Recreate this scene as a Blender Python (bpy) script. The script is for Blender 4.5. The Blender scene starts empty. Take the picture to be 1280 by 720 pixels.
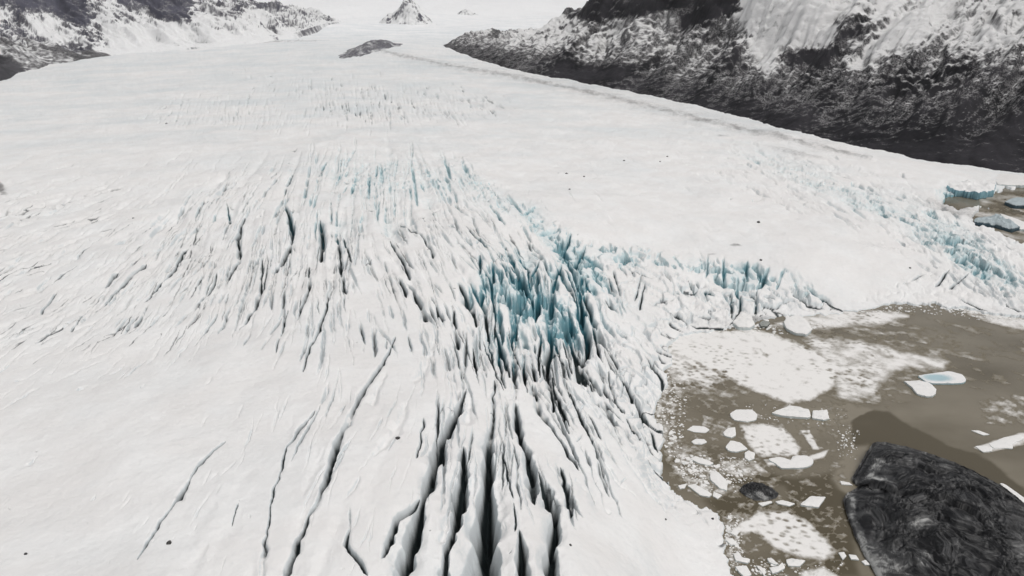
import bpy, math, random
import numpy as np
from mathutils import Vector

random.seed(7)
rng = np.random.default_rng(11)
SC = bpy.context.scene
COL = SC.collection
R = math.radians

# ------------------------------------------------------------------ camera
H = 150.0
PITCH = R(22.6)
FP = 853.33
CP, SP = math.cos(PITCH), math.sin(PITCH)
cam_d = bpy.data.cameras.new("camera")
cam = bpy.data.objects.new("camera", cam_d)
COL.objects.link(cam)
cam.location = (0, 0, H)
cam.rotation_euler = (R(90) - PITCH, 0, 0)
cam_d.lens = 24
cam_d.sensor_width = 36
cam_d.clip_start = 1
cam_d.clip_end = 30000
SC.camera = cam

def proj(X, Y, Z):
    d = Y * CP + (H - Z) * SP
    v = Y * SP + (Z - H) * CP
    return 640 + FP * X / d, 360 - FP * v / d, d

def unproj(px, py, z):
    a = (np.asarray(px, float) - 640) / FP
    b = (360 - np.asarray(py, float)) / FP
    dz = -SP + b * CP
    dy = CP + b * SP
    t = (z - H) / dz
    return a * t, dy * t

# ------------------------------------------------------------------ noise
_p = np.random.default_rng(3).permutation(512).astype(np.int32)
_p = np.concatenate([_p, _p])
_ga = np.random.default_rng(5).random(512) * 2 * np.pi
_gx, _gy = np.cos(_ga).astype(np.float32), np.sin(_ga).astype(np.float32)
_hv = np.random.default_rng(8).random(512).astype(np.float32)
_hw = np.random.default_rng(9).random(512).astype(np.float32)

def hsh(i, j):
    return _p[(_p[i & 511] + j) & 511]

def perlin(x, y):
    x = x.astype(np.float32) if hasattr(x, 'astype') else np.float32(x)
    y = y.astype(np.float32)
    i = np.floor(x).astype(np.int32); j = np.floor(y).astype(np.int32)
    fx = x - i; fy = y - j
    u = fx * fx * fx * (fx * (fx * 6 - 15) + 10); v = fy * fy * fy * (fy * (fy * 6 - 15) + 10)
    def g(a, b):
        h = hsh(i + a, j + b)
        return _gx[h] * (fx - a) + _gy[h] * (fy - b)
    n0 = g(0, 0); n0 += u * (g(1, 0) - n0)
    n1 = g(0, 1); n1 += u * (g(1, 1) - n1)
    return (n0 + v * (n1 - n0)) * 1.5

def fbm(x, y, o=4, gain=.5, seed=0):
    s = 0; a = 1; t = 0
    x = x + seed * 17.31; y = y - seed * 9.77
    for k in range(o):
        s = s + a * perlin(x, y); t += a
        x = x * 2.03 + 5.2; y = y * 2.03 + 1.3; a *= gain
    return s / t

def ridged(x, y, o=4, gain=.5, seed=0):
    s = 0; a = 1; t = 0
    x = x + seed * 13.1; y = y - seed * 7.7
    for k in range(o):
        n = 1 - np.abs(perlin(x, y)) * 1.6
        s = s + a * n; t += a
        x = x * 2.07 + 3.2; y = y * 2.07 + 8.3; a *= gain
    return s / t

def voronoi(x, y, jit=.9):
    i = np.floor(x).astype(np.int32); j = np.floor(y).astype(np.int32)
    f1 = np.full(x.shape, 9., np.float32); f2 = f1.copy(); idd = np.zeros(x.shape, np.int32)
    cx = np.zeros(x.shape, np.float32); cy = cx.copy()
    for a in (-1, 0, 1):
        for b in (-1, 0, 1):
            h = hsh(i + a, j + b)
            qx = i + a + .5 + (_hv[h] - .5) * jit; qy = j + b + .5 + (_hw[h] - .5) * jit
            d = np.hypot(x - qx, y - qy).astype(np.float32)
            c = d < f1
            f2 = np.where(c, f1, np.minimum(f2, d))
            idd = np.where(c, h, idd); cx = np.where(c, x - qx, cx); cy = np.where(c, y - qy, cy)
            f1 = np.where(c, d, f1)
    return f1, f2, idd, cx, cy

def sst(a, b, x):
    t = np.clip((x - a) / (b - a), 0, 1)
    return t * t * (3 - 2 * t)

# ------------------------------------------------------------------ survey map (photo-plan chart of features)
X0, Y0, X1, Y1, S = -420, -60, 1700, 980, 2.0
MW, MH = int((X1 - X0) * S), int((Y1 - Y0) * S)

def newmap(v=0.):
    return np.full((MH, MW), v, np.float32)

def sample(m, px, py):
    u = np.clip((px - X0) * S - .5, 0, MW - 1.01); v = np.clip((py - Y0) * S - .5, 0, MH - 1.01)
    i = u.astype(np.int32); j = v.astype(np.int32); fu = (u - i).astype(np.float32); fv = (v - j).astype(np.float32)
    a = m[j, i] * (1 - fu) + m[j, i + 1] * fu
    b = m[j + 1, i] * (1 - fu) + m[j + 1, i + 1] * fu
    return a * (1 - fv) + b * fv

def box(x0, y0, x1, y1):
    a = max(0, int((x0 - X0) * S)); b = min(MW, int((x1 - X0) * S) + 2)
    c = max(0, int((y0 - Y0) * S)); d = min(MH, int((y1 - Y0) * S) + 2)
    if a >= b or c >= d: return None
    gx = (np.arange(a, b) + .5) / S + X0; gy = (np.arange(c, d) + .5) / S + Y0
    return slice(c, d), slice(a, b), gx[None, :].astype(np.float32), gy[:, None].astype(np.float32)

def stroke(pts, layers):
    """pts (x,y,w); layers: list of (map, amplitude, func(q)) with amplitude 'w' scaled when tuple"""
    pts = [(float(a), float(b), float(c)) for a, b, c in pts]
    if len(pts) == 1: pts = [pts[0], (pts[0][0] + .5, pts[0][1] + .5, pts[0][2])]
    for k in range(len(pts) - 1):
        x0, y0, w0 = pts[k]; x1, y1, w1 = pts[k + 1]
        m = max(w0, w1) * 2.4 + 1.5
        bx = box(min(x0, x1) - m, min(y0, y1) - m, max(x0, x1) + m, max(y0, y1) + m)
        if bx is None: continue
        sr, sc, gx, gy = bx
        dx, dy = x1 - x0, y1 - y0
        L = dx * dx + dy * dy + 1e-6
        t = np.clip(((gx - x0) * dx + (gy - y0) * dy) / L, 0, 1)
        d = np.hypot(gx - x0 - t * dx, gy - y0 - t * dy)
        w = w0 + (w1 - w0) * t
        q = d / w
        for mp, amp, scl, fn in layers:
            val = amp * (w if scl else 1.) * fn(q)
            np.maximum(mp[sr, sc], val, out=mp[sr, sc])

def in_poly(gx, gy, poly):
    ins = np.zeros(np.broadcast(gx, gy).shape, bool)
    n = len(poly)
    for k in range(n):
        x0, y0 = poly[k]; x1, y1 = poly[(k + 1) % n]
        if y0 == y1: continue
        c = ((gy > y0) != (gy > y1)) & (gx < (x1 - x0) * (gy - y0) / (y1 - y0) + x0)
        ins ^= c
    return ins

def sdist(gx, gy, poly):
    d = np.full(np.broadcast(gx, gy).shape, 1e9, np.float32)
    n = len(poly)
    for k in range(n):
        x0, y0 = poly[k]; x1, y1 = poly[(k + 1) % n]
        dx, dy = x1 - x0, y1 - y0
        t = np.clip(((gx - x0) * dx + (gy - y0) * dy) / (dx * dx + dy * dy + 1e-6), 0, 1)
        d = np.minimum(d, np.hypot(gx - x0 - t * dx, gy - y0 - t * dy))
    return np.where(in_poly(gx, gy, poly), d, -d)          # positive inside

def polymap(mp, poly, val=1., soft=3., mode='max'):
    xs = [p[0] for p in poly]; ys = [p[1] for p in poly]
    bx = box(min(xs) - soft * 2, min(ys) - soft * 2, max(xs) + soft * 2, max(ys) + soft * 2)
    sr, sc, gx, gy = bx
    v = val * sst(-soft, soft, sdist(gx, gy, poly))
    if mode == 'max': np.maximum(mp[sr, sc], v, out=mp[sr, sc])
    else: mp[sr, sc] += v

def blob(mp, x, y, rx, ry, val=1., rot=0):
    m = max(rx, ry) * 1.6
    bx = box(x - m, y - m, x + m, y + m)
    if bx is None: return
    sr, sc, gx, gy = bx
    c, s = math.cos(R(rot)), math.sin(R(rot))
    u = ((gx - x) * c + (gy - y) * s) / rx; v = (-(gx - x) * s + (gy - y) * c) / ry
    np.maximum(mp[sr, sc], val * (1 - sst(.35, 1.5, np.hypot(u, v))), out=mp[sr, sc])

# ------------------------------------------------------------------ base surface of the glacier
ctrl = [(0,720,45),(0,500,38),(0,300,25),(0,150,15),(300,720,45),(300,500,42),(300,300,32),(600,720,40),(600,500,36),
 (750,720,26),(750,560,20),(850,720,7),(860,650,4.5),(912,700,1.2),(900,640,1.2),(800,560,9),(828,540,1.2),(690,470,25),(790,450,8),(838,450,1.2),
 (640,335,34),(650,430,22),(600,250,34),(450,180,32),(300,120,24),(450,120,30),(700,200,26),(850,250,20),(770,300,20),(760,350,13),(900,315,15),
 (900,360,5),(1000,335,12),(1000,375,3),(1055,385,1.2),(900,405,1.2),(1000,280,15),(1100,250,13),(1200,330,7),(1280,350,3.5),(1180,370,2),(1130,372,1.2),
 (1280,390,1.2),(1100,180,12),(1000,150,16),(900,130,20),(700,90,32),(600,65,45),(440,55,62),(300,60,52),(130,75,35),(0,110,18),
 (1240,275,1.2),(1280,230,1.2),(1280,300,1.5),(1200,215,5),(-400,720,40),(-400,300,20),(300,980,45),(800,980,18),(1000,980,-3),(1200,450,-3),(1100,600,-3),(1500,500,-3),(1500,250,-3)]
cw = []
for px, py, z in ctrl:
    x, y = unproj(px, py, z); cw.append((float(x), float(y), z))
for X in (-3200, -1500, -400, 500, 2000):
    cw += [(X, 3500, 92), (X, 5200, 178), (X, 7500, 300), (X, 11000, 420)]
cw = np.array(cw)
def rc(X, Y): return X / Y, np.log(Y)
cu, cv = rc(cw[:, 0], cw[:, 1])
def tps(r2): return .5 * r2 * np.log(r2 + 1e-9)
n = len(cw)
A = np.zeros((n + 3, n + 3)); A[:n, :n] = tps((cu[:, None] - cu) ** 2 + (cv[:, None] - cv) ** 2) + np.eye(n) * 2e-3
A[:n, n] = 1; A[:n, n + 1] = cu; A[:n, n + 2] = cv; A[n:, :n] = A[:n, n:].T
wts = np.linalg.solve(A, np.concatenate([cw[:, 2], [0, 0, 0]]))
def base_z(X, Y):
    u, v = rc(np.asarray(X, float), np.asarray(Y, float))
    s = wts[n] + wts[n + 1] * u + wts[n + 2] * v
    for k in range(n):
        s = s + wts[k] * tps((u - cu[k]) ** 2 + (v - cv[k]) ** 2)
    return s
def on_ice(px, py):
    z = 10.
    for _ in range(12):
        x, y = unproj(px, py, z); z = .5 * z + .5 * float(base_z(x, y))
    x, y = unproj(px, py, z)
    return float(x), float(y), z

# ------------------------------------------------------------------ chart: shorelines
LAKE = [(924,760),(916,715),(908,690),(905,655),(893,634),(868,622),(846,604),(832,585),(826,562),(831,540),(821,520),(822,500),(834,480),(832,463),
 (842,448),(833,430),(852,416),(900,413),(933,411),(948,402),(962,399),(985,396),(1040,394),(1090,386),(1125,379),(1160,380),(1200,386),(1240,392),(1300,400),
 (1500,420),(1690,500),(1690,970),(960,970),(930,830)]
LAGOON = [(1178,250),(1182,238),(1244,236),(1290,231),(1500,250),(1500,330),(1300,306),(1268,300),(1243,284),(1212,274),(1226,262),(1238,257),(1205,256)]
mLake = newmap(-60)
for poly in (LAKE, LAGOON):
    xs = [p[0] for p in poly]; ys = [p[1] for p in poly]
    sr, sc, gx, gy = box(min(xs) - 40, min(ys) - 40, max(xs) + 40, max(ys) + 40)
    nn = fbm(gx / 14 + gy * 0, gy / 9 + gx * 0, 4) * 7
    np.maximum(mLake[sr, sc], sdist(gx, gy, poly) + nn, out=mLake[sr, sc])

# ------------------------------------------------------------------ chart: crevasses
mDep = newmap(); mShade = newmap(); mBlue = newmap(); mSoft = newmap()  # depth, painted crack shade, blue ice, soft shoulders
steep = lambda q: 1 - .62 * sst(.25, 1.05, q) - .38 * np.clip(q / 1.05, 0, 1)
gentle = lambda q: 1 - sst(0, 2.3, q)
core = lambda q: 1 - sst(.15, 1.1, q)

def crev(pts, depth=4.5, dark=1., blue=0., jit=.6, shoulder=.5):
    out = []
    pts = [tuple(p) for p in pts]
    for k in range(len(pts) - 1):
        (x0, y0, w0), (x1, y1, w1) = pts[k], pts[k + 1]
        m = max(1, int(math.hypot(x1 - x0, y1 - y0) / 7))
        for q in range(m):
            t = q / m
            out.append((x0 + (x1 - x0) * t + random.gauss(0, jit) * (q > 0), y0 + (y1 - y0) * t, (w0 + (w1 - w0) * t) * random.uniform(.6, 1.25)))
    out.append(pts[-1])
    x, y, w = out[0]; x2, y2, w2 = out[1]
    out.insert(0, (x - (x2 - x) * .6, y - (y2 - y) * .6, .35))
    x, y, w = out[-1]; x2, y2, w2 = out[-2]
    out.append((x + (x - x2) * .6, y + (y - y2) * .6, .35))
    stroke(out, [(mDep, depth, True, steep), (mSoft, shoulder, True, gentle), (mShade, dark, False, core)] + ([(mBlue, blue, False, gentle)] if blue else []))

BIG = [
 [(618,478,1.6),(616,524,2.2),(611,554,4),(610,598,6),(608,641,8),(605,682,11),(600,720,13),(596,770,13),(590,830,7)],
 [(579.5,562,2),(578,598,5.5),(573,628,6),(568,655,3.5),(559,682,4),(554,720,4),(546,780,5)],
 [(581,487,2),(573,507,3),(563,527,4),(552,544,2.5),(546,567,5.5),(537,598,5),(532,614,2.5),(526,635,3.5),(516,668,5.5),(506,698,6),(500,722,5),(492,770,4)],
 [(522,628,1.5),(510,640,2),(497,648,3.5),(490,668,3),(479,695,2)],
 [(645,503,1.6),(647,527,4),(651,547,2.5),(660,561,3),(665,584,4),(667.5,608,5),(667,628,1.6)],
 [(675,591,1),(685,614,4),(694,634,5),(694,658,4.5),(689,681,5),(690,720,5),(692,770,4)],
 [(702,587,1.2),(709,608,3.3),(712,628,3),(715,639,1.2)],
 [(650,668,1.6),(652,695,4.5),(653,720,5),(655,765,4)],
 [(629,567,.9),(635,594,1.2),(641,619,.9)],[(643,634,.9),(644,661,1)],
 [(667,480,3),(675,510,1.8),(690,530,1.5),(700,547,2),(710.5,564,2.4),(722,582,1.2)],
 [(687,470,3),(692,507,1.6)],
 [(492,426,1),(479,455,2),(458.6,480,2.3),(443,510,2.6),(430,535,3.4),(420,562,3.8),(411,591,4),(396,631,2.5),(386,645,2),(366,695,4.5),(356,720,5),(345,760,4)],
 [(437,641,1),(438,661,1.5),(433,681,3),(445,698,3.6),(457,715,2)],
 [(391,517,1),(371,540,2),(358,557,1.3),(353,574,1.3),(339,628,1.1),(334,661,1.1),(329,695,2.6),(327,720,2.8)],
 [(279,552,1.1),(247,581,1.4),(237,601,1.1),(225,621,2.4),(215,634,.9),(196,658,1.4),(183,678,1.4),(175,695,.9)],
 [(297,633,1.1),(290,653,.8)],[(529,527,.8),(522,571,.8)],
 # central fall
 [(600,321,1.8),(600,337,1.8)],[(616.5,329,2.4),(616.5,351,1.8)],
 [(700,334,1.8),(692,351,2.6),(689,374,3.6),(687,401,4.5),(690,428,3.6),(684,445,5),(685,468,3.6),(687,482,2.6)],
 [(724,388,3.6),(729,401,5.5),(736,415,5.5),(734,441,5),(727,455,3),(731,480,2)],
 [(731,368,2.6),(739,388,3.6),(744,403,2.6)],
 [(576,358,2.6),(584.5,374,4.8),(589.6,388,2.6)],
 [(603,366,2.6),(607,391,3.3),(611,421,2.3)],
 [(593,391,1.4),(595,406,1.8)],[(568,394,2.3),(569,415,1.8),(573,431,2.6)],
 [(541,376,1.3),(553,398,1.9)],[(516,364,1.3),(526,381,4.3),(532.5,396,3.8)],[(500.5,351,2.3),(507,368,2.3)],
 [(490.5,305,1.3),(504,324,1.9),(511.7,344,1.8)],[(430,297,1.3),(438,322,1.3)],[(425,334,1.9),(432,364,1.9)],
 [(504,279,1.1),(526,294,1.3),(541,319,1.7)],[(675,322,1.3),(667,337,1.8)],[(712,297,1.4),(702,315,1.8)],[(729,312,1.8),(719,329,2.2)],
 [(704,425,1.4),(714,462,1.4)],[(694,438,.9),(710,462,1.3)],[(640,455,1.2),(646,480,1.4)],[(662,440,1.4),(668,470,2.2)],
 # left field
 [(358,260,2.3),(366,284,2.8),(364,305,1.9),(356,317,2.6),(344,337,1.8)],[(401,280,2.6),(403,300,3.8),(401,321,2.6)],
 [(304,274,1.3),(297,300,2.3),(299,324,2.2),(285.5,347,1.2)],[(327.5,327,1.3),(326,347,1.3),(326,364,3),(319,384,2.6),(302,405,.9)],
 [(235,307,1.2),(225,321,2.2),(215,341,1.2),(198,358,1.2),(185,374,.9)],[(180,331,1.6),(168,341,1.7),(151,358,1.2),(134,378,1.1)],
 [(144,344,2),(133,356,1.6)],[(183,384,1.1),(171,405,1.6)],[(284,257,.9),(287,274,1.8)],[(386,334,1.7),(386,364,2.4),(373,394,1.2)],
 [(410,374,1.2),(400,411,1.6),(386,441,1.2),(379.6,462,1.2)],[(421.6,297,1.8),(426.6,337,1.8)],[(358,391,1.2),(346,438,.8)],
 [(270,347,1.2),(262,364,1.2)],[(69,366,.8),(52,388,1.2)],[(124,371,.8),(91,411,1.1)],
 # front, below the blue wall
 [(926,375,1.6),(925,388,2.3)],[(922,392,1.3),(914,405,1.3)],[(946,368,1.8),(945,391,2.3)],[(994,368,1.5),(1008,378,1.8),(1025,385,1.8)],[(1018,368,1.2),(1035,374,1.8),(1052,388,2)],
 [(1008,360,1.2),(1020,368,1.4)],[(800,352,1),(795,372,1.3)],[(805,360,1),(800,384,1.3)],[(768,345,1),(775,368,1.3)],[(790,340,.9),(822,352,1)],
 [(842,392,.9),(870,408,1.6),(900,412,1.5)],[(820,380,.9),(838,376,1.4)],
 [(1185,338,.9),(1172,355,1.8)],[(1208,342,.9),(1190,358,1.7)],[(1150,345,1.2),(1138,350,.9)],[(1205,376,.9),(1222,385,1.7),(1230,388,1)],[(1263,383,1.2),(1272,388,1.8)],
 [(780,478,1.5),(790,498,2)],[(797,505,1.5),(805,520,2.2)],[(768,500,1),(778,512,1.6)],[(815,540,1.2),(820,552,2)],[(805,445,1.5),(820,462,2.4)],[(823,466,2),(829,482,2.4)],
 [(752,470,1.2),(760,492,1.8)],[(756,430,1.2),(770,455,1.5)],[(785,525,1),(800,548,1.4)],[(812,570,1),(836,592,1.2)],[(738,520,1),(750,545,1.2)],
]
for c in BIG: crev([(a, b, w * ((1.75 if 480 < a < 720 else 1.2) if b > 500 else 1.2)) for a, b, w in c], 4.0, 1., 0, .9, 1.0)
SHALLOW = [  # soft grey hollows drifted with snow
 [(505,507,3),(502,524,3.5),(489,547,4),(469,571,2)],[(586,500,4),(584,520,5)],[(541,425,3),(532.5,455,3.5),(517,475,2.4)],
 [(605,418,3.4),(606,441,5.5),(602,455,4)],[(0,411,2.4),(50,381,1.2)],[(720,600,3),(760,640,3)],[(560,640,4),(552,670,5)],[(730,560,2.5),(745,600,2)],[(465,500,3),(480,470,2)],
 [(620,600,6),(625,660,8)],[(590,600,5),(588,660,6)]]
for c in SHALLOW: crev([(a, b, w * 1.2) for a, b, w in c], .25, .0, 0, .8, 1.0)
BLUES = [
 [(626.5,341,3.6),(630,361,4)],[(648,344,3.6),(651,374,7),(656,388,5)],[(665,364,2.6),(667.5,390,2.4)],[(623,384,2.6),(626.5,408,4),(628,425,2)],
 [(700,381,2.6),(707,398,5),(712,421,4)],[(674,361,2.6),(683,384,2)],[(640,360,2),(642,400,3),(644,425,2)],
 [(905,325,2),(905,354,2.6)],[(934,330,1.8),(934,352,2)],[(959,338,2.4),(951,358,3)],[(922,352,1.6),(922,368,2)],[(978,342,1.5),(972,358,1.8)],[(885,322,1.2),(884,340,1.6)],
 [(445,215,1.2),(440,240,1.6)],[(462,220,1.2),(461,245,1.5)],[(516,208,1),(521,250,1.6)],[(555,195,1),(562,220,1.5)],[(725,335,2.4),(728,362,3)],[(712,330,2),(722,352,3),(724,372,2)]]
for c in BLUES: crev(c, 4., .45, 1.)

# direction field of the ice
dirs = [(20,300,160),(-100,350,158),(60,420,150),(120,250,160),(200,350,128),(300,330,108),(300,200,140),(400,320,93),(400,210,110),(480,230,95),(500,330,62),(600,300,52),(560,210,62),(700,400,80),(650,380,85),
 (620,600,93),(450,550,115),(400,650,108),(200,600,128),(700,600,72),(780,500,58),(840,580,50),(740,300,40),(650,230,40),(900,200,20),(1000,220,25),(1100,260,28),(1200,310,38),(1270,350,40),
 (1100,200,18),(450,110,80),(560,120,60),(300,140,100),(850,340,40),(1000,370,35),(0,150,170),(100,120,175),(300,80,178),(600,90,12),(800,140,15),(800,420,60)]
DA = np.array(dirs, float)
def direc(x, y):
    w = 1 / ((DA[:, 0] - x) ** 2 + (1.3 * (DA[:, 1] - y)) ** 2 + 300) ** 1.6
    a = np.radians(DA[:, 2]) * 2
    return .5 * math.atan2((w * np.sin(a)).sum(), (w * np.cos(a)).sum())

def field(poly, count, ln, wd, depth, dark, blue=0., shoulder=.5, spread=.12, ang=0):
    xs = [p[0] for p in poly]; ys = [p[1] for p in poly]
    k = 0
    for _ in range(count * 6):
        if k >= count: break
        x = random.uniform(min(xs), max(xs)); y = random.uniform(min(ys), max(ys))
        x += random.gauss(0, 14); y += random.gauss(0, 9)
        if not in_poly(np.array([x]), np.array([y]), poly)[0]: continue
        x += random.gauss(0, 8); y += random.gauss(0, 6)
        k += 1
        vig = math.exp(random.gauss(-.25, .5)); vig = min(vig, 1.5) * (.62 + .38 * float(sst(150, 270, y)))
        L = random.uniform(*ln); W = random.uniform(*wd) * (1 if random.random() < .7 else 1.4)
        m = max(3, int(L / 6)); st = L / m
        a0 = random.gauss(0, spread) + R(ang); pts = []
        for q in range(m + 1):
            t = q / m
            pts.append((x, y, max(.35, W * math.sin(math.pi * (.08 + .84 * t)) * random.uniform(.7, 1.2))))
            a = direc(x, y) + a0 + random.gauss(0, .12)
            if math.sin(a) < 0 and not ang: a += math.pi
            x += math.cos(a) * st; y += math.sin(a) * st
        dk = dark * random.uniform(.35, 1.)
        stroke(pts, [(mDep, depth * vig, True, steep), (mSoft, shoulder * vig, True, gentle), (mShade, dk * min(1, vig), False, core)] + ([(mBlue, blue * random.uniform(.4, 1), False, gentle)] if blue else []))

F_LEFT = [(-350,200),(60,190),(260,180),(330,230),(330,330),(260,430),(120,470),(-350,640)]
F_MID = [(230,260),(300,200),(400,178),(520,172),(590,200),(660,250),(700,300),(620,330),(560,330),(480,340),(400,330),(300,370),(200,330)]
F_MID2 = [(250,300),(560,300),(640,360),(600,470),(500,430),(380,420),(240,400)]
F_CORE = [(600,310),(700,290),(750,330),(770,420),(750,500),(660,470),(600,430),(575,350)]
F_TOP = [(380,100),(470,100),(600,118),(640,130),(560,142),(500,150),(440,148),(390,130)]
F_TOP2 = [(230,120),(330,125),(420,140),(400,158),(300,150),(180,150)]
F_TOP3 = [(300,92),(360,95),(430,112),(400,118),(300,103)]
F_RIGHT = [(930,175),(1010,190),(1100,215),(1180,255),(1260,300),(1290,340),(1290,385),(1220,360),(1180,335),(1110,300),(1020,262),(930,235),(860,205)]
F_RIGHT2 = [(1060,225),(1140,240),(1230,290),(1290,330),(1290,380),(1220,360),(1170,325),(1100,280)]
F_EDGE = [(740,400),(800,440),(835,500),(815,540),(850,600),(900,640),(880,640),(820,610),(770,540),(730,470)]
F_LOW = [(280,480),(700,480),(760,600),(740,760),(250,760)]
F_SHORE = [(930,395),(990,375),(1060,385),(1130,350),(1280,388),(1280,398),(1130,378),(1040,392)]
field(F_LEFT, 640, (14, 70), (.6, 1.5), 1.3, .5, 0, .4)
field([(-300,240),(150,230),(280,280),(200,390),(-300,480)], 520, (18, 70), (.9, 2.2), 1.1, .42, 0, .6)
field([(-300,240),(120,230),(280,280),(260,420),(-300,480)], 420, (10, 45), (.6, 1.2), 1.6, 1.0, 0, .3)
field(F_MID, 170, (5, 14), (.5, 1.1), 2.0, .8, .2, .4, .12, 75)
field([(540,420),(760,440),(790,600),(560,560)], 50, (6, 18), (.5, 1.2), 2.0, .8, 0, .4, .2, 70)
field(F_MID, 620, (12, 50), (.6, 1.7), 2.3, .75, .85, .5)
field(F_MID, 70, (30, 90), (3, 8), .4, .05, .4, .4)
field(F_MID2, 190, (14, 60), (.7, 1.9), 2.6, .8, .1, .55)
field([(540,420),(700,440),(780,500),(790,600),(700,600),(560,560),(500,500)], 75, (30, 110), (.8, 2.6), 3.2, .8, .1, .7)
field([(380,400),(560,420),(640,480),(600,600),(380,600)], 30, (30, 100), (.8, 2.2), 2.6, .6, 0, .7)
field(F_CORE, 120, (16, 60), (1, 3), 3.2, .5, .8, .8)
field(F_CORE, 85, (18, 70), (1.2, 3.2), 4.5, 1.5, 0, .6)
field([(740,312),(860,315),(1000,345),(1040,375),(900,365),(780,360)], 60, (6, 20), (.8, 2), 3., 1.0, .5, .6, .3)
field(F_TOP, 420, (5, 14), (.6, 1.3), 2.0, .9, .2, .7)
field(F_TOP2, 240, (5, 12), (.6, 1.1), 1.6, .7, 0, .6)
field(F_TOP3, 120, (4, 9), (.6, 1.), 1.4, .7, .1, .6)
field(F_RIGHT, 520, (12, 45), (.5, 1.3), 2.0, .5, .7, .5)
field(F_RIGHT2, 260, (8, 26), (.8, 1.9), 2.6, .5, .8, .7)
field(F_EDGE, 150, (8, 28), (.7, 1.8), 2.2, .5, .15, .7, .35)
field(F_LOW, 55, (10, 60), (.6, 1.2), 1.6, .35, 0, .6)
field(F_LOW, 40, (50, 120), (5, 10), .10, 0, 0, .3)
field(F_SHORE, 40, (10, 30), (.6, 1.4), 1.6, .4, .1, .6)
field([(640,140),(900,180),(1050,300),(900,300),(760,280),(660,220)], 45, (10, 40), (.5, 1.), .9, .22, 0, .5)
field([(0,470),(300,440),(300,720),(-200,720)], 45, (6, 26), (.6, 1.3), 1.4, .35, 0, .5)
for _ in range(60):          # melt holes and pits
    x = random.uniform(-100, 1000); y = random.uniform(200, 720)
    r = random.uniform(.6, 1.4)
    stroke([(x, y, r), (x + random.uniform(-3, 3), y + random.uniform(0, 2), r * .8)], [(mDep, 1.5, True, steep), (mShade, random.uniform(.2, .8), False, core)])

# scarps: (polyline, drop in metres, width px) – the ice falls away on the camera side
mBz = newmap()               # bare blue ice zones
for b in [(490,220,105,36,.62,5),(430,260,90,40,.38,0),(600,235,90,24,.6,35),(690,290,75,18,.75,42),(765,318,50,14,.75,20),(1040,235,160,18,.62,24),(1190,290,90,20,.6,36),(960,205,90,8,.35,20),(1240,340,60,14,.5,35),(900,372,90,14,.35,8),(650,330,80,30,.4,20),(480,225,120,38,.35,5),(540,220,60,30,.3,30),(450,225,60,30,.35,0),(640,250,70,16,.45,38),(650,368,46,36,.66,20),(705,395,36,42,.64,60),(725,330,45,28,.9,50),(705,295,35,16,.6,35),(610,355,30,25,.6,0),
          (800,318,60,14,.6,5),(860,330,60,14,.7,8),(925,345,48,20,1,5),(1000,355,40,14,.55,30),(640,430,40,30,.35,0),(770,380,30,40,.25,60),
          (1120,262,110,14,.55,24),(1200,312,60,16,1,38),(1150,290,60,12,.6,30),(1250,335,40,16,.6,35),(1205,240,40,11,1,3),(1080,240,60,10,.4,22),(280,262,50,12,.3,-12),(60,100,140,16,.18,-10),(380,68,160,8,.22,0),(520,72,70,8,.25,4)]:
    blob(mBz, b[0], b[1], b[2], b[3], b[4], b[5])
mRub = newmap()              # broken margin
polymap(mRub, [(742,330),(800,322),(850,345),(900,365),(1000,362),(1058,388),(960,402),(900,414),(850,414),(835,430),(845,450),(834,480),(822,500),(832,540),(828,565),(850,606),(905,645),(912,690),(902,690),(890,650),(840,612),(790,545),(760,480),(755,420),(745,380)], 1, 7)
polymap(mRub, [(1130,345),(1190,335),(1290,360),(1290,400),(1130,380),(1050,388)], .3, 8)
mMor = newmap()              # medial moraine line and dirty bands
for w_, a_ in ((4.6, .55), (13, .30)):
    stroke([(460,58,w_*.5),(495,68,w_*.6),(560,82,w_*.7),(640,95,w_*.8),(720,112,w_),(800,130,w_),(880,150,w_*1.1),(960,168,w_*1.1),(1040,186,w_*.8),(1090,198,w_*.35)],
           [(mMor, a_, False, lambda q: 1 - sst(0, 1.6, q))])
for bb in [(-4,231,12,5,.9,20),(4,240,7,3,.6,20),(570,84,50,4,.25,12),(600,130,90,6,.22,8),(920,305,8,2,.7,0),(889,316,6,1.5,.6,0),(1100,308,40,4,.25,10),(905,170,12,2,.4,5),(1000,192,50,3,.4,12),(330,52,90,1.6,.5,-2),(170,62,30,1.3,.6,-4),(490,147,60,2,.15,12),(1205,262,60,8,.5,10),(1180,250,30,6,.4,0),(880,400,50,7,.3,10),(950,400,30,6,.6,0)]:
    blob(mMor, *bb[:4], bb[4], bb[5])

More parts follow.
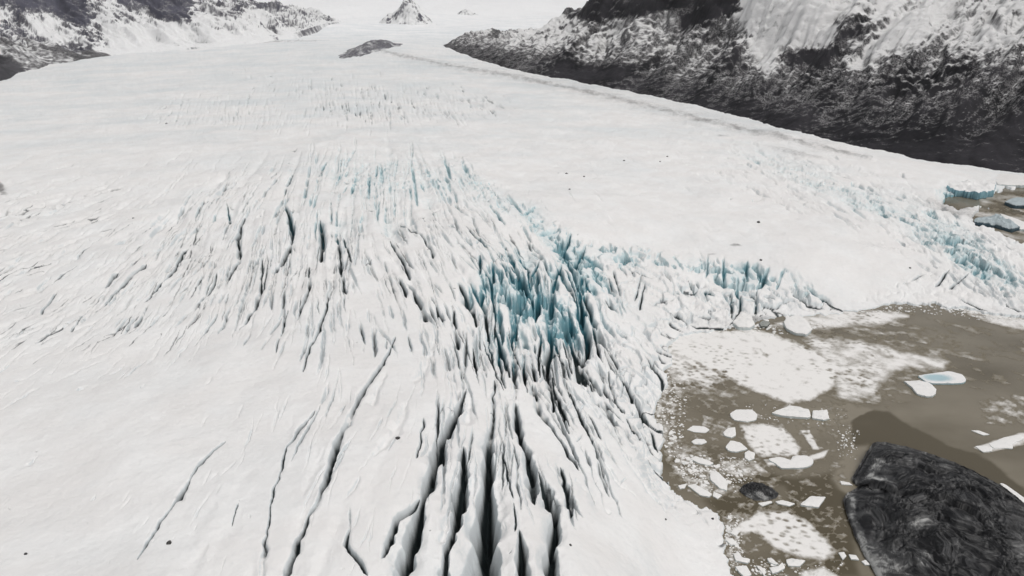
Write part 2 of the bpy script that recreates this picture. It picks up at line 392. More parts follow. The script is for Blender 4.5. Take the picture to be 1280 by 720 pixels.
# ------------------------------------------------------------------ helpers for meshes
def grid_mesh(name, P, mat, attrs=None, keep=None, smooth=True):
    nr, nc = P.shape[:2]
    idx = np.arange(nr * nc, dtype=np.int32).reshape(nr, nc)
    f = np.stack([idx[:-1, :-1], idx[:-1, 1:], idx[1:, 1:], idx[1:, :-1]], -1)
    if keep is not None: f = f[keep]
    f = f.reshape(-1, 4)
    V = P.reshape(-1, 3).astype(np.float32)
    AT = {k: v.reshape(-1).astype(np.float32) for k, v in (attrs or {}).items()}
    if keep is not None:
        used = np.unique(f); rm = np.zeros(nr * nc, np.int32); rm[used] = np.arange(len(used))
        V = V[used]; f = rm[f]; AT = {k: v[used] for k, v in AT.items()}
    me = bpy.data.meshes.new(name)
    me.vertices.add(len(V)); me.vertices.foreach_set('co', V.ravel())
    me.loops.add(f.size); me.loops.foreach_set('vertex_index', f.ravel().astype(np.int32))
    me.polygons.add(len(f)); me.polygons.foreach_set('loop_start', np.arange(0, f.size, 4, dtype=np.int32))
    me.update(calc_edges=True)
    if smooth: me.polygons.foreach_set('use_smooth', np.ones(len(f), bool))
    for k, v in AT.items():
        at = me.attributes.new(k, 'FLOAT', 'POINT'); at.data.foreach_set('value', v)
    me.materials.append(mat)
    o = bpy.data.objects.new(name, me); COL.objects.link(o)
    return o

class N:
    def __init__(s, name):
        s.m = bpy.data.materials.new(name); s.m.use_nodes = True
        s.t = s.m.node_tree; s.t.nodes.clear()
        s.out = s.t.nodes.new('ShaderNodeOutputMaterial'); s.b = s.t.nodes.new('ShaderNodeBsdfPrincipled')
        s.t.links.new(s.b.outputs[0], s.out.inputs[0])
        s.geo = s.t.nodes.new('ShaderNodeNewGeometry')
    def new(s, t, **k):
        q = s.t.nodes.new(t)
        for a, v in k.items(): setattr(q, a, v)
        return q
    def put(s, sock, v):
        if hasattr(v, 'links'): s.t.links.new(v, sock)
        else: sock.default_value = v
    def noise(s, scale, detail=4, rough=.55, vec=None, stretch=None, dist=0):
        q = s.new('ShaderNodeTexNoise'); q.inputs['Scale'].default_value = scale; q.inputs['Detail'].default_value = detail
        q.inputs['Roughness'].default_value = rough; q.inputs['Distortion'].default_value = dist
        v = vec or s.geo.outputs['Position']
        if stretch:
            mp = s.new('ShaderNodeMapping'); s.put(mp.inputs[0], v); mp.inputs['Scale'].default_value = stretch[:3]
            if len(stretch) > 3: mp.inputs['Rotation'].default_value = (0, 0, stretch[3])
            v = mp.outputs[0]
        s.put(q.inputs['Vector'], v); return q.outputs[0]
    def attr(s, n):
        q = s.new('ShaderNodeAttribute'); q.attribute_name = n; return q.outputs['Fac']
    def math(s, op, a, b=0., c=None, clamp=False):
        q = s.new('ShaderNodeMath', operation=op, use_clamp=clamp); s.put(q.inputs[0], a); s.put(q.inputs[1], b)
        if c is not None: s.put(q.inputs[2], c)
        return q.outputs[0]
    def ramp(s, v, a, b, lo=0., hi=1., smooth=True):
        q = s.new('ShaderNodeMapRange', interpolation_type='SMOOTHSTEP' if smooth else 'LINEAR'); s.put(q.inputs[0], v)
        for k, x in enumerate((a, b, lo, hi)): q.inputs[k + 1].default_value = x
        return q.outputs[0]
    def mix(s, f, a, b):
        q = s.new('ShaderNodeMix', data_type='RGBA'); s.put(q.inputs[0], f)
        s.put(q.inputs[6], a if hasattr(a, 'links') else (*a, 1)); s.put(q.inputs[7], b if hasattr(b, 'links') else (*b, 1))
        return q.outputs[2]
    def bump(s, h, strength=.5, dist=1., prev=None):
        q = s.new('ShaderNodeBump'); q.inputs['Strength'].default_value = strength; q.inputs['Distance'].default_value = dist
        s.put(q.inputs['Height'], h)
        if prev: s.put(q.inputs['Normal'], prev)
        return q.outputs[0]
    def done(s, col, rough=.9, nor=None, spec=.2):
        s.put(s.b.inputs['Base Color'], col if hasattr(col, 'links') else (*col, 1)); s.put(s.b.inputs['Roughness'], rough)
        s.b.inputs['Specular IOR Level'].default_value = spec
        if nor: s.put(s.b.inputs['Normal'], nor)
        return s.m

SNOW = (.80, .79, .775)
def mat_glacier():
    k = N('glacier_snow_and_ice')
    n1 = k.noise(.5, 5, .6); n2 = k.noise(.05, 4); n3 = k.noise(3., 3, .6)
    snow = k.mix(k.ramp(n2, .35, .7), (.80, .785, .77), (.84, .835, .825))
    snow = k.mix(k.ramp(n1, .5, .75, 0, .35), snow, (.70, .695, .69))
    snow = k.mix(k.attr('haze_white'), snow, (.93, .93, .93))  # distant snow whitened in its colour to stand in for bright haze
    bl = k.attr('blue'); dpa = k.attr('deep'); dk = k.attr('dark'); mo = k.attr('dirt'); gr = k.attr('grey')
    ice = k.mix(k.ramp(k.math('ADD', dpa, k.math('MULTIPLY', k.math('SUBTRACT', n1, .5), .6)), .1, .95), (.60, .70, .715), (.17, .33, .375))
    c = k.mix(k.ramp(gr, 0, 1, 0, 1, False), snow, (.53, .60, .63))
    c = k.mix(k.ramp(k.math('ADD', bl, k.math('MULTIPLY', k.math('SUBTRACT', n1, .5), .5)), .05, .95, 0, 1), c, ice)
    dirt = k.mix(k.ramp(n3, .35, .65), (.16, .155, .155), (.36, .35, .34))
    c = k.mix(k.ramp(k.math('ADD', mo, k.math('MULTIPLY', k.math('SUBTRACT', n1, .5), .8)), .1, 1.0), c, dirt)
    crack_shade = k.mix(k.ramp(bl, .1, .7), (.020, .030, .032), (.035, .15, .19))  # depth shade of cracks painted near-black over the bare ice colour
    c = k.mix(k.ramp(k.math('ADD', dk, k.math('MULTIPLY', k.math('SUBTRACT', n3, .5), .25)), .15, .8), c, crack_shade)
    b = k.bump(n1, .35, .5); b = k.bump(n3, .25, .15, b)
    return k.done(c, .75, b, .25)
M_GL = mat_glacier()

# ------------------------------------------------------------------ glacier
NR, NC = 1250, 2000
th = np.linspace(R(57), R(3.6), NR - 150)
Yr = 118 / np.tan(th)
Yr = np.concatenate([Yr, np.geomspace(Yr[-1] * 1.012, 11000, 150)])
tt = np.concatenate([np.linspace(-1.7, -1.0, 110, endpoint=False), np.linspace(-1.0, 1.0, NC - 220, endpoint=False), np.linspace(1.0, 1.7, 110)])
GX = (Yr[:, None] * tt[None, :]); GY = np.repeat(Yr[:, None], NC, 1)
# base evaluated coarsely, then interpolated
def coarse(fn, rs=10, cs=20):
    ri = np.unique(np.append(np.arange(0, NR, rs), NR - 1)); ci = np.unique(np.append(np.arange(0, NC, cs), NC - 1))
    c = fn(GX[np.ix_(ri, ci)], GY[np.ix_(ri, ci)])
    t1 = np.array([np.interp(np.arange(NC), ci, r) for r in c])
    k = np.searchsorted(ri, np.arange(NR), 'right') - 1; k = np.clip(k, 0, len(ri) - 2)
    f = ((np.arange(NR) - ri[k]) / (ri[k + 1] - ri[k]))[:, None]
    return t1[k] * (1 - f) + t1[k + 1] * f
Z0 = coarse(base_z)
PX, PY, DP = proj(GX, GY, Z0)
WPX = PX + (fbm(GX / 5, GY / 7, 5, .66, 31) * 2.6) * np.clip(.25 / (DP / FP), .25, 1.2); WPY = PY + fbm(GX / 6, GY / 9, 2, .5, 33) * 2.
MPP = DP / FP                                   # metres per photo pixel
far = sst(1500, 3000, GY)
Z = Z0 + fbm(GX / 60, GY / 60, 4, .5, 1) * 3.0 * (1 - .3 * far) + fbm(GX / 600, GY / 600, 3, .5, 4) * 26 * far
cmod = np.clip(.95 + 2.0 * fbm(GX / 13, GY / 16, 3, .55, 81) + .25 * sst(520, 640, PY) * np.exp(-((PX - 605) / 60) ** 2) * 3, .12, 1.25)
dep = sample(mDep, WPX, WPY) * MPP * cmod
soft = sample(mSoft, WPX, WPY) * MPP
nz = fbm(GX / 9, GY / 9, 4, .55, 2)
crv = np.clip(sample(mBz, WPX, WPY), 0, 1); rub = sample(mRub, WPX, WPY) * (.4 + .6 * np.maximum(sst(-45, -8, sample(mLake, PX, PY)), sst(820, 880, PX) * sst(440, 400, PY))); mor = sample(mMor, WPX, WPY)
Z = Z - dep - soft * 1.1
Z += nz * (.35 + .45 * crv + 1.0 * rub) * np.clip(MPP / .3, .6, 3)
Z += fbm(GX / 2.2, GY / 2.2, 2, .5, 6) * .10 + mor * (1.5 + 5 * fbm(GX / 14, GY / 14, 4, .6, 73)) * (MPP > .7)
# broken blocks
sel = rub > .02
bx_, by_ = GX[sel], GY[sel]
sc_ = 10.
wx = bx_ / sc_ + fbm(bx_ / 12, by_ / 12, 2, .5, 3) * .8; wy = by_ / (sc_ * 1.7) + bx_ / 40
f1, f2, idd, cx, cy = voronoi(wx.astype(np.float32), wy.astype(np.float32))
hgt = (_hv[idd] * 2.2 - .4) + cx * (_hw[idd] - .5) * 3.5 + cy * (_hv[(idd + 77) % 512] - .5) * 3.5
crk = 1 - sst(.0, .16, f2 - f1)
f1b, f2b, idb, cxb, cyb = voronoi((wx * 2.6).astype(np.float32), (wy * 2.6).astype(np.float32))
hgt += (_hv[idb] - .5) * .7 + cxb * (_hw[idb] - .5) * 1.2
crkb = 1 - sst(.0, .2, f2b - f1b)
Z[sel] += rub[sel] * (hgt - crk * 2.4 - crkb * .5)
dark = sample(mShade, WPX, WPY) * np.clip(cmod, 0, 1) ** .7
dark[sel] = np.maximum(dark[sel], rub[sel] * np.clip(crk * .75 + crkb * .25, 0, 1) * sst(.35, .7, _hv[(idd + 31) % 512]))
# serac pillars in the blue zones
sel = crv > .3
bx_, by_ = GX[sel], GY[sel]
wx = bx_ / 8 + fbm(bx_ / 16, by_ / 22, 4, .55, 9) * 1.9; wy = by_ / 30 + fbm(bx_ / 20, by_ / 20, 2, .5, 12) * .6
f1, f2, idd, cx, cy = voronoi(wx.astype(np.float32), wy.astype(np.float32))
crk = 1 - sst(.0, .22, f2 - f1)
am = sst(.35, .9, crv[sel]) * np.where(PY[sel] < 300, .5, 1)
Z[sel] += am * ((_hv[idd] - .5) * 3.2 - cy * 3 - crk * 4)
bluem = sample(mBlue, WPX, WPY)
# shoreline
ld = sample(mLake, PX, PY)
lm = ld * MPP
inside = sst(-.4, .4, lm)
edge = sst(-9, 0, lm)                            # near the shore the ice comes down to a low lip
lip = .5 + 1.3 * np.clip(fbm(GX / 25, GY / 25, 2, .5, 21) + .5, 0, 1) * (1 - .5 * sst(600, 700, PY))
Z = np.where(PX > 700, Z * (1 - edge * .75) + np.maximum(lip, Z * .25) * edge * .75, Z)
Z = np.where((lm < 0) & (Z < .35) & (PX > 700), .35 + .1 * nz, Z)
Z = Z * (1 - inside) + (-4.0) * inside
# slope for exposure of bare ice
gy_, gx_ = np.gradient(Z)
sx = np.gradient(GX, axis=1); sy = np.gradient(GY, axis=0)
slope = np.hypot(gx_ / sx, gy_ / sy)
stp = sst(.55, 1.6, slope)
below = sst(.6, 3.2, (Z0 - Z) / np.clip(MPP / .35, .7, 3))
blue = np.clip(crv * (.34 + .35 * fbm(GX / 20, GY / 20, 3, .5, 71) + .75 * np.maximum(stp, below * .8)) + bluem * (.25 + .5 * stp) * (.3 + .7 * np.clip(crv * 1.5, 0, 1)) + nz * .15 * crv, 0, 1)
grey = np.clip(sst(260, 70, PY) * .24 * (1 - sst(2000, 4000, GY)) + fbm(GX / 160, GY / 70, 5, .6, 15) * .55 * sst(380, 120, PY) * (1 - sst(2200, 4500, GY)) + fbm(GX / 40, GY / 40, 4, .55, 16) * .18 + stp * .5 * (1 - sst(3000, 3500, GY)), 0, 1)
gl = grid_mesh('glacier', np.stack([GX, GY, Z], -1), M_GL, dict(blue=blue, haze_white=sst(1300, 2600, GY), deep=np.clip(below * .5 + stp * .35 + fbm(GX / 7, GY / 7, 3, .5, 85) * .5, 0, 1) * sst(.25, .7, crv + bluem * .6), dark=np.clip(dark, 0, 1), dirt=mor * (1 + 1.0 * fbm(GX / 16, GY / 26, 4, .6, 75)), grey=grey))
gl['kind'] = 'structure'

# ------------------------------------------------------------------ lake and slush
def mat_lake():
    k = N('silty_lake_water')
    a = k.attr('film')
    n = k.noise(.02, 4, .5, stretch=(1, 1.6, 1))
    c = k.mix(k.ramp(k.math('ADD', a, k.math('MULTIPLY', k.math('SUBTRACT', n, .5), 1.1)), .1, .9), (.085, .068, .038), (.235, .206, .155))
    b = k.bump(k.noise(.9, 4, .6, stretch=(1, 2, 1)), .14, .2)
    return k.done(c, .16, b, .5)
def mat_slush():
    k = N('floating_slush')
    a = k.attr('cover')
    n = k.noise(1.6, 4, .65)
    c = k.mix(k.ramp(k.math('ADD', a, k.math('MULTIPLY', k.math('SUBTRACT', n, .5), .5)), .05, .95), (.175, .151, .108), (.84, .82, .795))
    return k.done(c, .6, k.bump(n, .3, .1), .3)
M_LK, M_SL = mat_lake(), mat_slush()

mS = newmap(-1.)
def slush(poly, val, soft, st=(1, 1), amp=.55, sc=14):
    xs = [p[0] for p in poly]; ys = [p[1] for p in poly]
    sr, sc_, gx, gy = box(min(xs) - soft * 2, min(ys) - soft * 2, max(xs) + soft * 2, max(ys) + soft * 2)
    d = sdist(gx, gy, poly)
    v = val * sst(-soft, soft, d) + amp * fbm((gx + gy * .35) / (sc * st[0]) + 0 * gy, (gy - gx * .25) / (sc * st[1]) + 0 * gx, 4, .6, int(xs[0]) % 50) - (1 - sst(-soft * 2, 0, d)) * .7
    np.maximum(mS[sr, sc_], v, out=mS[sr, sc_])
slush([(846,416),(900,414),(945,412),(985,424),(1020,440),(1046,460),(1043,482),(1012,500),(985,503),(940,488),(905,470),(862,450),(838,436)], 1.0, 5, (1.3, .5), .8, 12)
slush([(990,398),(1060,388),(1120,390),(1135,396),(1100,406),(1010,412),(960,408)], .8, 5, (2.4, .5), .7, 12)
slush([(1000,415),(1060,425),(1110,432),(1150,442),(1185,452),(1178,462),(1120,462),(1100,480),(1098,498),(1050,500),(1040,470)], .7, 9, (2.2, .6), .75, 12)
slush([(1195,380),(1240,390),(1300,402),(1300,416),(1255,408),(1215,396)], .75, 4, (2.4, .6), .6, 10)
slush([(1225,505),(1290,492),(1300,530),(1235,528)], .32, 8, (1.6, .6), .9, 12)
slush([(1218,560),(1240,552),(1262,545),(1292,538),(1292,552),(1262,560),(1230,566)], .75, 3, (1.6, .6), .5, 10)
slush([(925,532),(955,530),(980,536),(1000,560),(996,570),(950,570),(935,556)], .95, 5, (1.3, .7), .6, 9)
slush([(912,664),(948,640),(985,640),(1012,655),(1045,690),(1030,700),(992,694),(968,684),(950,668)], .95, 5, (1.2, .6), .55, 12)
slush([(1000,716),(1030,708),(1060,730),(1010,760)], .8, 5)
slush([(834,418),(870,452),(910,474),(890,484),(840,474),(830,440)], .75, 6, (1.4, .6), .9, 10)
slush([(1030,410),(1130,400),(1190,440),(1190,470),(1110,500),(1040,500)], .12, 14, (2.2, .6), .9, 10)
slush([(838,470),(960,490),(1050,505),(1050,600),(960,640),(850,600)], -.02, 20, (1.6, .7), .95, 9)
slush([(905,640),(960,630),(1050,640),(1050,710),(920,715)], .0, 14, (1.4, .7), .95, 9)
slush([(835,470),(880,480),(930,490),(900,500),(840,490)], .3, 8, (1.6, .5), .9, 12)
slush([(955,575),(1000,574),(1036,562),(1030,572),(990,582),(960,582)], .8, 2.5, (1.5, .6), .4, 10)
slush([(1000,538),(1012,538),(1024,562),(1016,562)], .8, 2, (1, 1), .3, 10)
slush([(845,555),(880,560),(905,600),(925,610),(900,622),(860,612),(840,590)], .32, 6, (1.2, .6), .9, 9)
slush([(900,575),(950,578),(962,592),(925,598),(900,590)], .45, 5, (1.2, .6), .8, 8)
slush([(905,640),(935,645),(925,700),(915,715),(905,690)], .25, 5, (1, .8), .9, 7)
slush([(880,520),(905,530),(920,540),(900,545),(878,532)], .3, 5, (1.2, .6), .9, 8)
slush([(1150,478),(1200,470),(1290,440),(1290,470),(1200,490)], -.05, 8, (3, .5), .9, 14)
slush([(1150,400),(1290,420),(1290,455),(1130,450)], .0, 8, (3, .5), .9, 14)
slush([(1210,262),(1290,262),(1290,310),(1245,290)], .25, 6, (3, .5), .9, 14)
slush([(1225,243),(1290,245),(1290,256),(1225,258)], .35, 4, (3, .5), .7, 14)
slush([(826,470),(846,450),(858,470),(850,500),(842,540),(850,570),(835,575),(820,540),(818,500)], .35, 5, (1.2, .8), .9, 7)
slush([(840,412),(860,408),(860,450),(845,470),(830,460)], .6, 5, (1.2, .7), .8, 8)
mF = newmap(.55)             # thin silt/grease film on the water
def film(poly, val, soft):
    xs = [p[0] for p in poly]; ys = [p[1] for p in poly]
    sr, sc_, gx, gy = box(min(xs) - soft * 2, min(ys) - soft * 2, max(xs) + soft * 2, max(ys) + soft * 2)
    f = sst(-soft, soft, sdist(gx, gy, poly))
    mF[sr, sc_] = mF[sr, sc_] * (1 - f) + val * f
film([(820,480),(1060,500),(1060,520),(1000,560),(830,560)], .7, 12)
film([(1066,524),(1082,512),(1108,514),(1140,534),(1190,560),(1235,575),(1290,620),(1400,760),(1300,760),(1080,600),(1066,560)], .0, 2.5)
film([(1000,514),(1060,505),(1088,512),(1068,522),(1040,530),(1000,526)], 1.0, 2.5)
film([(985,600),(1060,590),(1062,660),(1075,720),(1010,720),(1040,690),(985,640)], .12, 7)
film([(905,590),(940,585),(985,600),(1000,612),(960,600),(920,602)], .1, 5)
film([(880,625),(930,620),(990,632),(940,640),(910,650)], .15, 6)
film([(1060,560),(1085,555),(1060,620),(1040,600)], .9, 6)

th2 = np.linspace(R(58), R(8), 900)
Y2 = H / np.tan(th2); t2 = np.linspace(-.05, 1.75, 1300)
LX = Y2[:, None] * t2[None, :]; LY = np.repeat(Y2[:, None], 1300, 1)
lx, ly, ldp = proj(LX, LY, 0.)
film_v = sample(mF, lx + fbm(LX / 14, LY / 14, 4, .6, 51) * 9, ly + fbm(LX / 14, LY / 14, 4, .6, 52) * 5)
lake = grid_mesh('lake', np.stack([LX, LY, np.zeros_like(LX)], -1)[::2, ::2], M_LK, dict(film=film_v[::2, ::2]))
lake['kind'] = 'structure'
cov = sample(mS, lx, ly)
inl = sample(mLake, lx, ly)
dots, d2, _, _, _ = voronoi((LX / 3.4 + LY / 9).astype(np.float32), (LY / 2.6).astype(np.float32), .95)
hol = fbm(LX / 30, LY / 30, 3, .5, 41)
cov = cov - np.clip(.25 + hol * 1.6, 0, 1) * .75 * (1 - sst(.1, .42, dots)) * sst(.3, .7, cov) - .5 * sst(.25, .5, fbm(LX / 9, LY / 16, 4, .6, 43))
cov = cov + .10 * fbm(LX / 3, LY / 4, 4, .65, 47)
kf = (cov[:-1, :-1] > .02) & (cov[1:, 1:] > .02) & (inl[:-1, :-1] > -8)
sz = .02 + np.clip(cov - .02, 0, 1) * .22
sl = grid_mesh('slush_ice', np.stack([LX, LY, sz], -1), M_SL, dict(cover=np.clip(cov, 0, 1)), keep=kf)
sl['kind'] = 'stuff'; sl['label'] = 'white slush and ragged snow patches floating on the brown lake'; sl['category'] = 'slush ice'

# ------------------------------------------------------------------ mountains
def mat_rock(name, rock_a, rock_b, snow=(.72, .715, .71), sc=1., am=.9):
    k = N(name)
    a = k.attr('snow')
    n1 = k.noise(.10 * sc, 9, .66, stretch=(1, 1, 1.6)); n2 = k.noise(.6 * sc, 4, .6); n3 = k.noise(.02 * sc, 5, .6)
    rk = k.mix(k.ramp(n3, .35, .65), rock_a, rock_b)
    dust = k.mix(k.ramp(n2, .4, .65), rk, (.25, .245, .245))
    f = k.math('ADD', a, k.math('MULTIPLY', k.math('SUBTRACT', n1, .5), am))
    c = k.mix(k.ramp(f, -.02, .36), rk, dust)
    c = k.mix(k.ramp(f, .40, 1.0), c, snow)
    b = k.bump(n1, .45, 4 / sc); b = k.bump(n2, .3, 1 / sc, b)
    return k.done(c, .9, b, .15)
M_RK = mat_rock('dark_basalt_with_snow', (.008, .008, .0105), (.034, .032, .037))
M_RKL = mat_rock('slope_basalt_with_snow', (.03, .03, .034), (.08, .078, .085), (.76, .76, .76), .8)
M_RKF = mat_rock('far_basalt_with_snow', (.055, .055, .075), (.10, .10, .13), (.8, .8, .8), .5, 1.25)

def wall(name, foot, W, nS, nW, nrm, rise, snowf, mat, amp=12., seed=1, gully=1., tstep=13., kn=1.3):
    fp = np.array([unproj(a, b, z) + (z,) for a, b, z in foot], float)
    seg = np.concatenate([[0], np.cumsum(np.hypot(np.diff([f[0] for f in foot]), np.diff([f[1] for f in foot])))])
    u = np.linspace(0, seg[-1], nS)
    fx = np.interp(u, seg, fp[:, 0]); fy = np.interp(u, seg, fp[:, 1]); fz = np.interp(u, seg, fp[:, 2])
    s = u / seg[-1]
    nx, ny = nrm; L = math.hypot(nx, ny); nx /= L; ny /= L
    w = np.concatenate([[-W * .04], np.linspace(0, 1, nW - 1) ** 1.25 * W])
    Wm = np.repeat(w[:, None], nS, 1); Sm = np.repeat(s[None, :], nW, 0)
    X = fx[None] + nx * Wm; Y = fy[None] + ny * Wm
    al = np.concatenate([[0], np.cumsum(np.hypot(np.diff(fx), np.diff(fy)))])[None] + 0 * Wm
    z = rise(Sm, Wm)
    g = ridged(al / 90 + Wm / 300, Wm / 420 + al / 900, 3, .5, seed)
    cs = al + Wm * .55 + fbm(al / 120, Wm / 120, 3, .5, seed + 9) * 45
    g2 = ridged(cs / 38, Wm / 190 + al / 700, 4, .55, seed + 3)
    streak = fbm(cs / 5, Wm / 95, 4, .6, seed + 12) + .6 * fbm((al - Wm * 1.2) / 11, Wm / 120, 4, .6, seed + 14)
    rough = fbm(X / 22, Y / 22 + z / 15, 5, .62, seed + 5)
    a = np.clip(Wm / 90, 0, 1)
    strata = 0 * z
    gul = 1 - np.abs(fbm(cs / 60, Wm / 500, 4, .6, seed + 20)) * 3
    strata0 = np.abs(((z / 26 + fbm(X / 150, Y / 150, 3, .5, seed + 8) * 1.5) % 1) - .5) * 2
    z = z + a * amp * ((g - .6) * 3.2 * gully + (g2 - .55) * 1.0 + rough * .55 + streak * .12 + (sst(.3, .7, strata) - .5) * .7) + (rough * 2.5 + 1) * (1 - a)
    T = tstep; zz = z / T + fbm(al / 70 + Wm / 120, Wm / 110, 5, .6, seed + 8) * 3.2 + al * .0035; fr = zz - np.floor(zz)
    hard = sst(-.1, .45, fbm(al / 110, Wm / 90, 4, .55, seed + 30))
    z = z + a * hard * T * .42 * (sst(.35, .75, fr) - fr) - a * amp * .35 * np.clip(gul, 0, 1) ** 3
    Zw = fz[None] - 3 + z + np.where(Wm < 0, -10, 0)
    px, py, dp = proj(X, Y, Zw)
    sn = snowf(px, py, Sm, Wm, Zw, g, g2, rough)
    P3 = np.stack([X, Y, Zw], -1); du = np.gradient(P3, axis=1); dv_ = np.gradient(P3, axis=0); nn_ = np.cross(du, dv_); nzv = np.abs(nn_[..., 2]) / (np.linalg.norm(nn_, axis=-1) + 1e-6)
    med = np.median(nzv)
    band = sst(.30, .42, fr) * (1 - sst(.66, .82, fr)) * hard
    sn = sn + streak * .30 - band * .42 + np.clip(nzv - med, -.3, .25) * kn
    o = grid_mesh(name, np.stack([X, Y, Zw], -1), mat, dict(snow=sn)); o['kind'] = 'structure'
    return o

mR = newmap()                # snow cover on the right mountain (+) and dark bands (-)
def rk(poly, v, soft=5):
    xs = [p[0] for p in poly]; ys = [p[1] for p in poly]
    sr, sc_, gx, gy = box(min(xs) - soft * 2, min(ys) - soft * 2, max(xs) + soft * 2, max(ys) + soft * 2)
    mR[sr, sc_] += v * sst(-soft, soft, sdist(gx, gy, poly))
rk([(612,48),(618,14),(645,0),(645,-40),(930,-40),(930,0),(800,18),(740,28),(690,12),(650,35)], -.8, 4)
rk([(690,70),(740,82),(800,78),(830,68),(828,82),(790,95),(730,104),(700,95)], -.6, 4)
rk([(850,15),(920,0),(925,12),(870,32),(845,42)], -.9, 4)
rk([(925,-40),(1180,-40),(1090,25),(1030,60),(985,62),(960,95),(935,70),(925,20)], .85, 12)
rk([(1075,60),(1130,20),(1180,-10),(1190,10),(1150,50),(1100,85),(1050,100)], .4, 10)
rk([(1040,25),(1090,10),(1080,40),(1050,50)], -.8, 6)
rk([(970,65),(1050,60),(1030,80),(980,80)], -.7, 6)
rk([(1180,-40),(1320,-40),(1320,60),(1240,70),(1190,40),(1060,80),(1100,40)], .35, 15)
rk([(950,170),(1000,140),(1100,150),(1320,150),(1320,240),(1000,210)], -.35, 30)
rk([(560,60),(640,55),(900,110),(1000,150),(960,160),(700,100)], -.3, 12)
rk([(650,40),(700,20),(680,30),(640,60),(625,68)], .5, 5)
FOOT_R = [(548,58,50),(570,66,46),(600,76,41),(650,88,36),(700,98,31),(790,115,25),(900,141,19),(965,161,15),(1060,185,11),(1160,205,5),(1280,219,1),(1500,245,-2)]
def snow_right(px, py, s, w, z, g, g2, r):
    fy = np.interp(px, [f[0] for f in FOOT_R], [f[1] for f in FOOT_R])
    h = (fy - py) / (40 + 95 * sst(650, 1100, px))
    return .05 + .58 * np.clip(h, 0, 1.25) + .16 * sst(1000, 720, px) + sample(mR, px + r * 16, py + r * 9) * .8 - (g - .6) * .35
def rise_right(s, w):
    # s: 0 = far end, 1 = near end
    cap = 40 + 330 * sst(.03, .13, s) + 260 * sst(.3, 1, s)
    z = w * (.62 + .1 * np.sin(s * 9)) + 60 * sst(120, 170, w) * sst(.05, .12, s) * (1 - sst(.25, .5, s))
    return cap * (1 - np.exp(-z / cap * 1.2))
FOOT_R = [(548,58,50),(570,66,46),(600,76,41),(650,88,36),(700,98,31),(790,115,25),(900,141,19),(965,161,15),(1060,185,11),(1160,205,5),(1280,219,1),(1500,245,-2)]
wall('mountain', FOOT_R, 900, 1300, 420, (.93, .37), rise_right, snow_right, M_RK, 13, 2)

mL = newmap()
def rl(poly, v, soft=4):
    xs = [p[0] for p in poly]; ys = [p[1] for p in poly]
    sr, sc_, gx, gy = box(min(xs) - soft * 2, min(ys) - soft * 2, max(xs) + soft * 2, max(ys) + soft * 2)
    mL[sr, sc_] += v * sst(-soft, soft, sdist(gx, gy, poly))
rl([(48,-30),(100,-30),(112,30),(98,32),(75,22),(55,8)], -.7)
rl([(125,-30),(260,-30),(235,20),(240,27),(205,25),(180,8),(150,4)], -.6)
rl([(280,-30),(370,-30),(350,12),(310,10),(290,4)], -.45)
rl([(0,-30),(48,-30),(60,15),(25,12),(0,10)], -.5)
rl([(60,60),(80,50),(143,72),(110,78),(80,72)], -.35)
rl([(-20,66),(15,74),(37,92),(0,110),(-60,120)], -.7)
rl([(130,30),(330,20),(330,50),(140,66)], .5, 8)
rl([(20,20),(60,20),(100,45),(120,62),(60,55)], .3, 6)
def snow_left(px, py, s, w, z, g, g2, r):
    return .58 + r * .5 + (g - .6) * -.3 + sample(mL, px + r * 12, py + r * 7) * 1.2
wall('mountain', [(-500,230,5),(-250,160,10),(-100,128,14),(0,106,18),(35,92,22),(70,82,28),(110,76,32),(143,71,36),(150,69,38)][::-1], 700, 500, 220, (-.95, .3),
     lambda s, w: (12 + 700 * s) * (1 - np.exp(-w * .55 / (12 + 700 * s))), snow_left, M_RKL, 10, 11)
def snow_far(px, py, s, w, z, g, g2, r):
    return 1.08 + .05 * g + fbm(w / 260, s * 14, 4, .6, 61) * .9 + r * .4 - .2 + sample(mL, px + r * 14, py + r * 8) * 1.2
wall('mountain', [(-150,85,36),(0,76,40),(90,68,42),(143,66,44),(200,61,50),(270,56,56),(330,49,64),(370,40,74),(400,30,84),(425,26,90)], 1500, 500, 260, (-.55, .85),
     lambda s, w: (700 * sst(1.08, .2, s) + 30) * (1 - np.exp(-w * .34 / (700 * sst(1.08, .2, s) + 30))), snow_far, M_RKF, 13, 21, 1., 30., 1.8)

def hill(name, px, py, Yd, rx, ry, h, mat, sn, seed, amp=.35, rot=0.):
    b = -SP  # place by bearing at distance Yd
    a = (px - 640) / FP
    el = PITCH - math.atan((360 - py) / FP)
    X = a * Yd / math.cos(PITCH - el) * 1.0
    zc = H - Yd * math.tan(el)
    n_ = 150
    u = np.linspace(-1.3, 1.3, n_); U, V = np.meshgrid(u, u)
    c, s = math.cos(rot), math.sin(rot)
    Xg = X + (U * c * rx - V * s * ry); Yg = Yd + (U * s * rx + V * c * ry)
    q = np.hypot(U, V) + fbm(U * 1.5, V * 1.5, 3, .5, seed) * .35
    z = h * np.clip(1 - q, -.25, 1) ** 1.0 if False else h * np.where(q < 1, (1 - q), (1 - q) * .5)
    z = z + h * amp * (ridged(U * 2.2, V * 2.2, 4, .55, seed + 1) - .5) * np.clip(1.2 - q, 0, 1)
    Zg = zc + z - h * .05
    o = grid_mesh(name, np.stack([Xg, Yg, Zg], -1), mat, dict(snow=sn + fbm(U * 3, V * 3, 4, .6, seed + 2) * .5)); o['kind'] = 'structure'
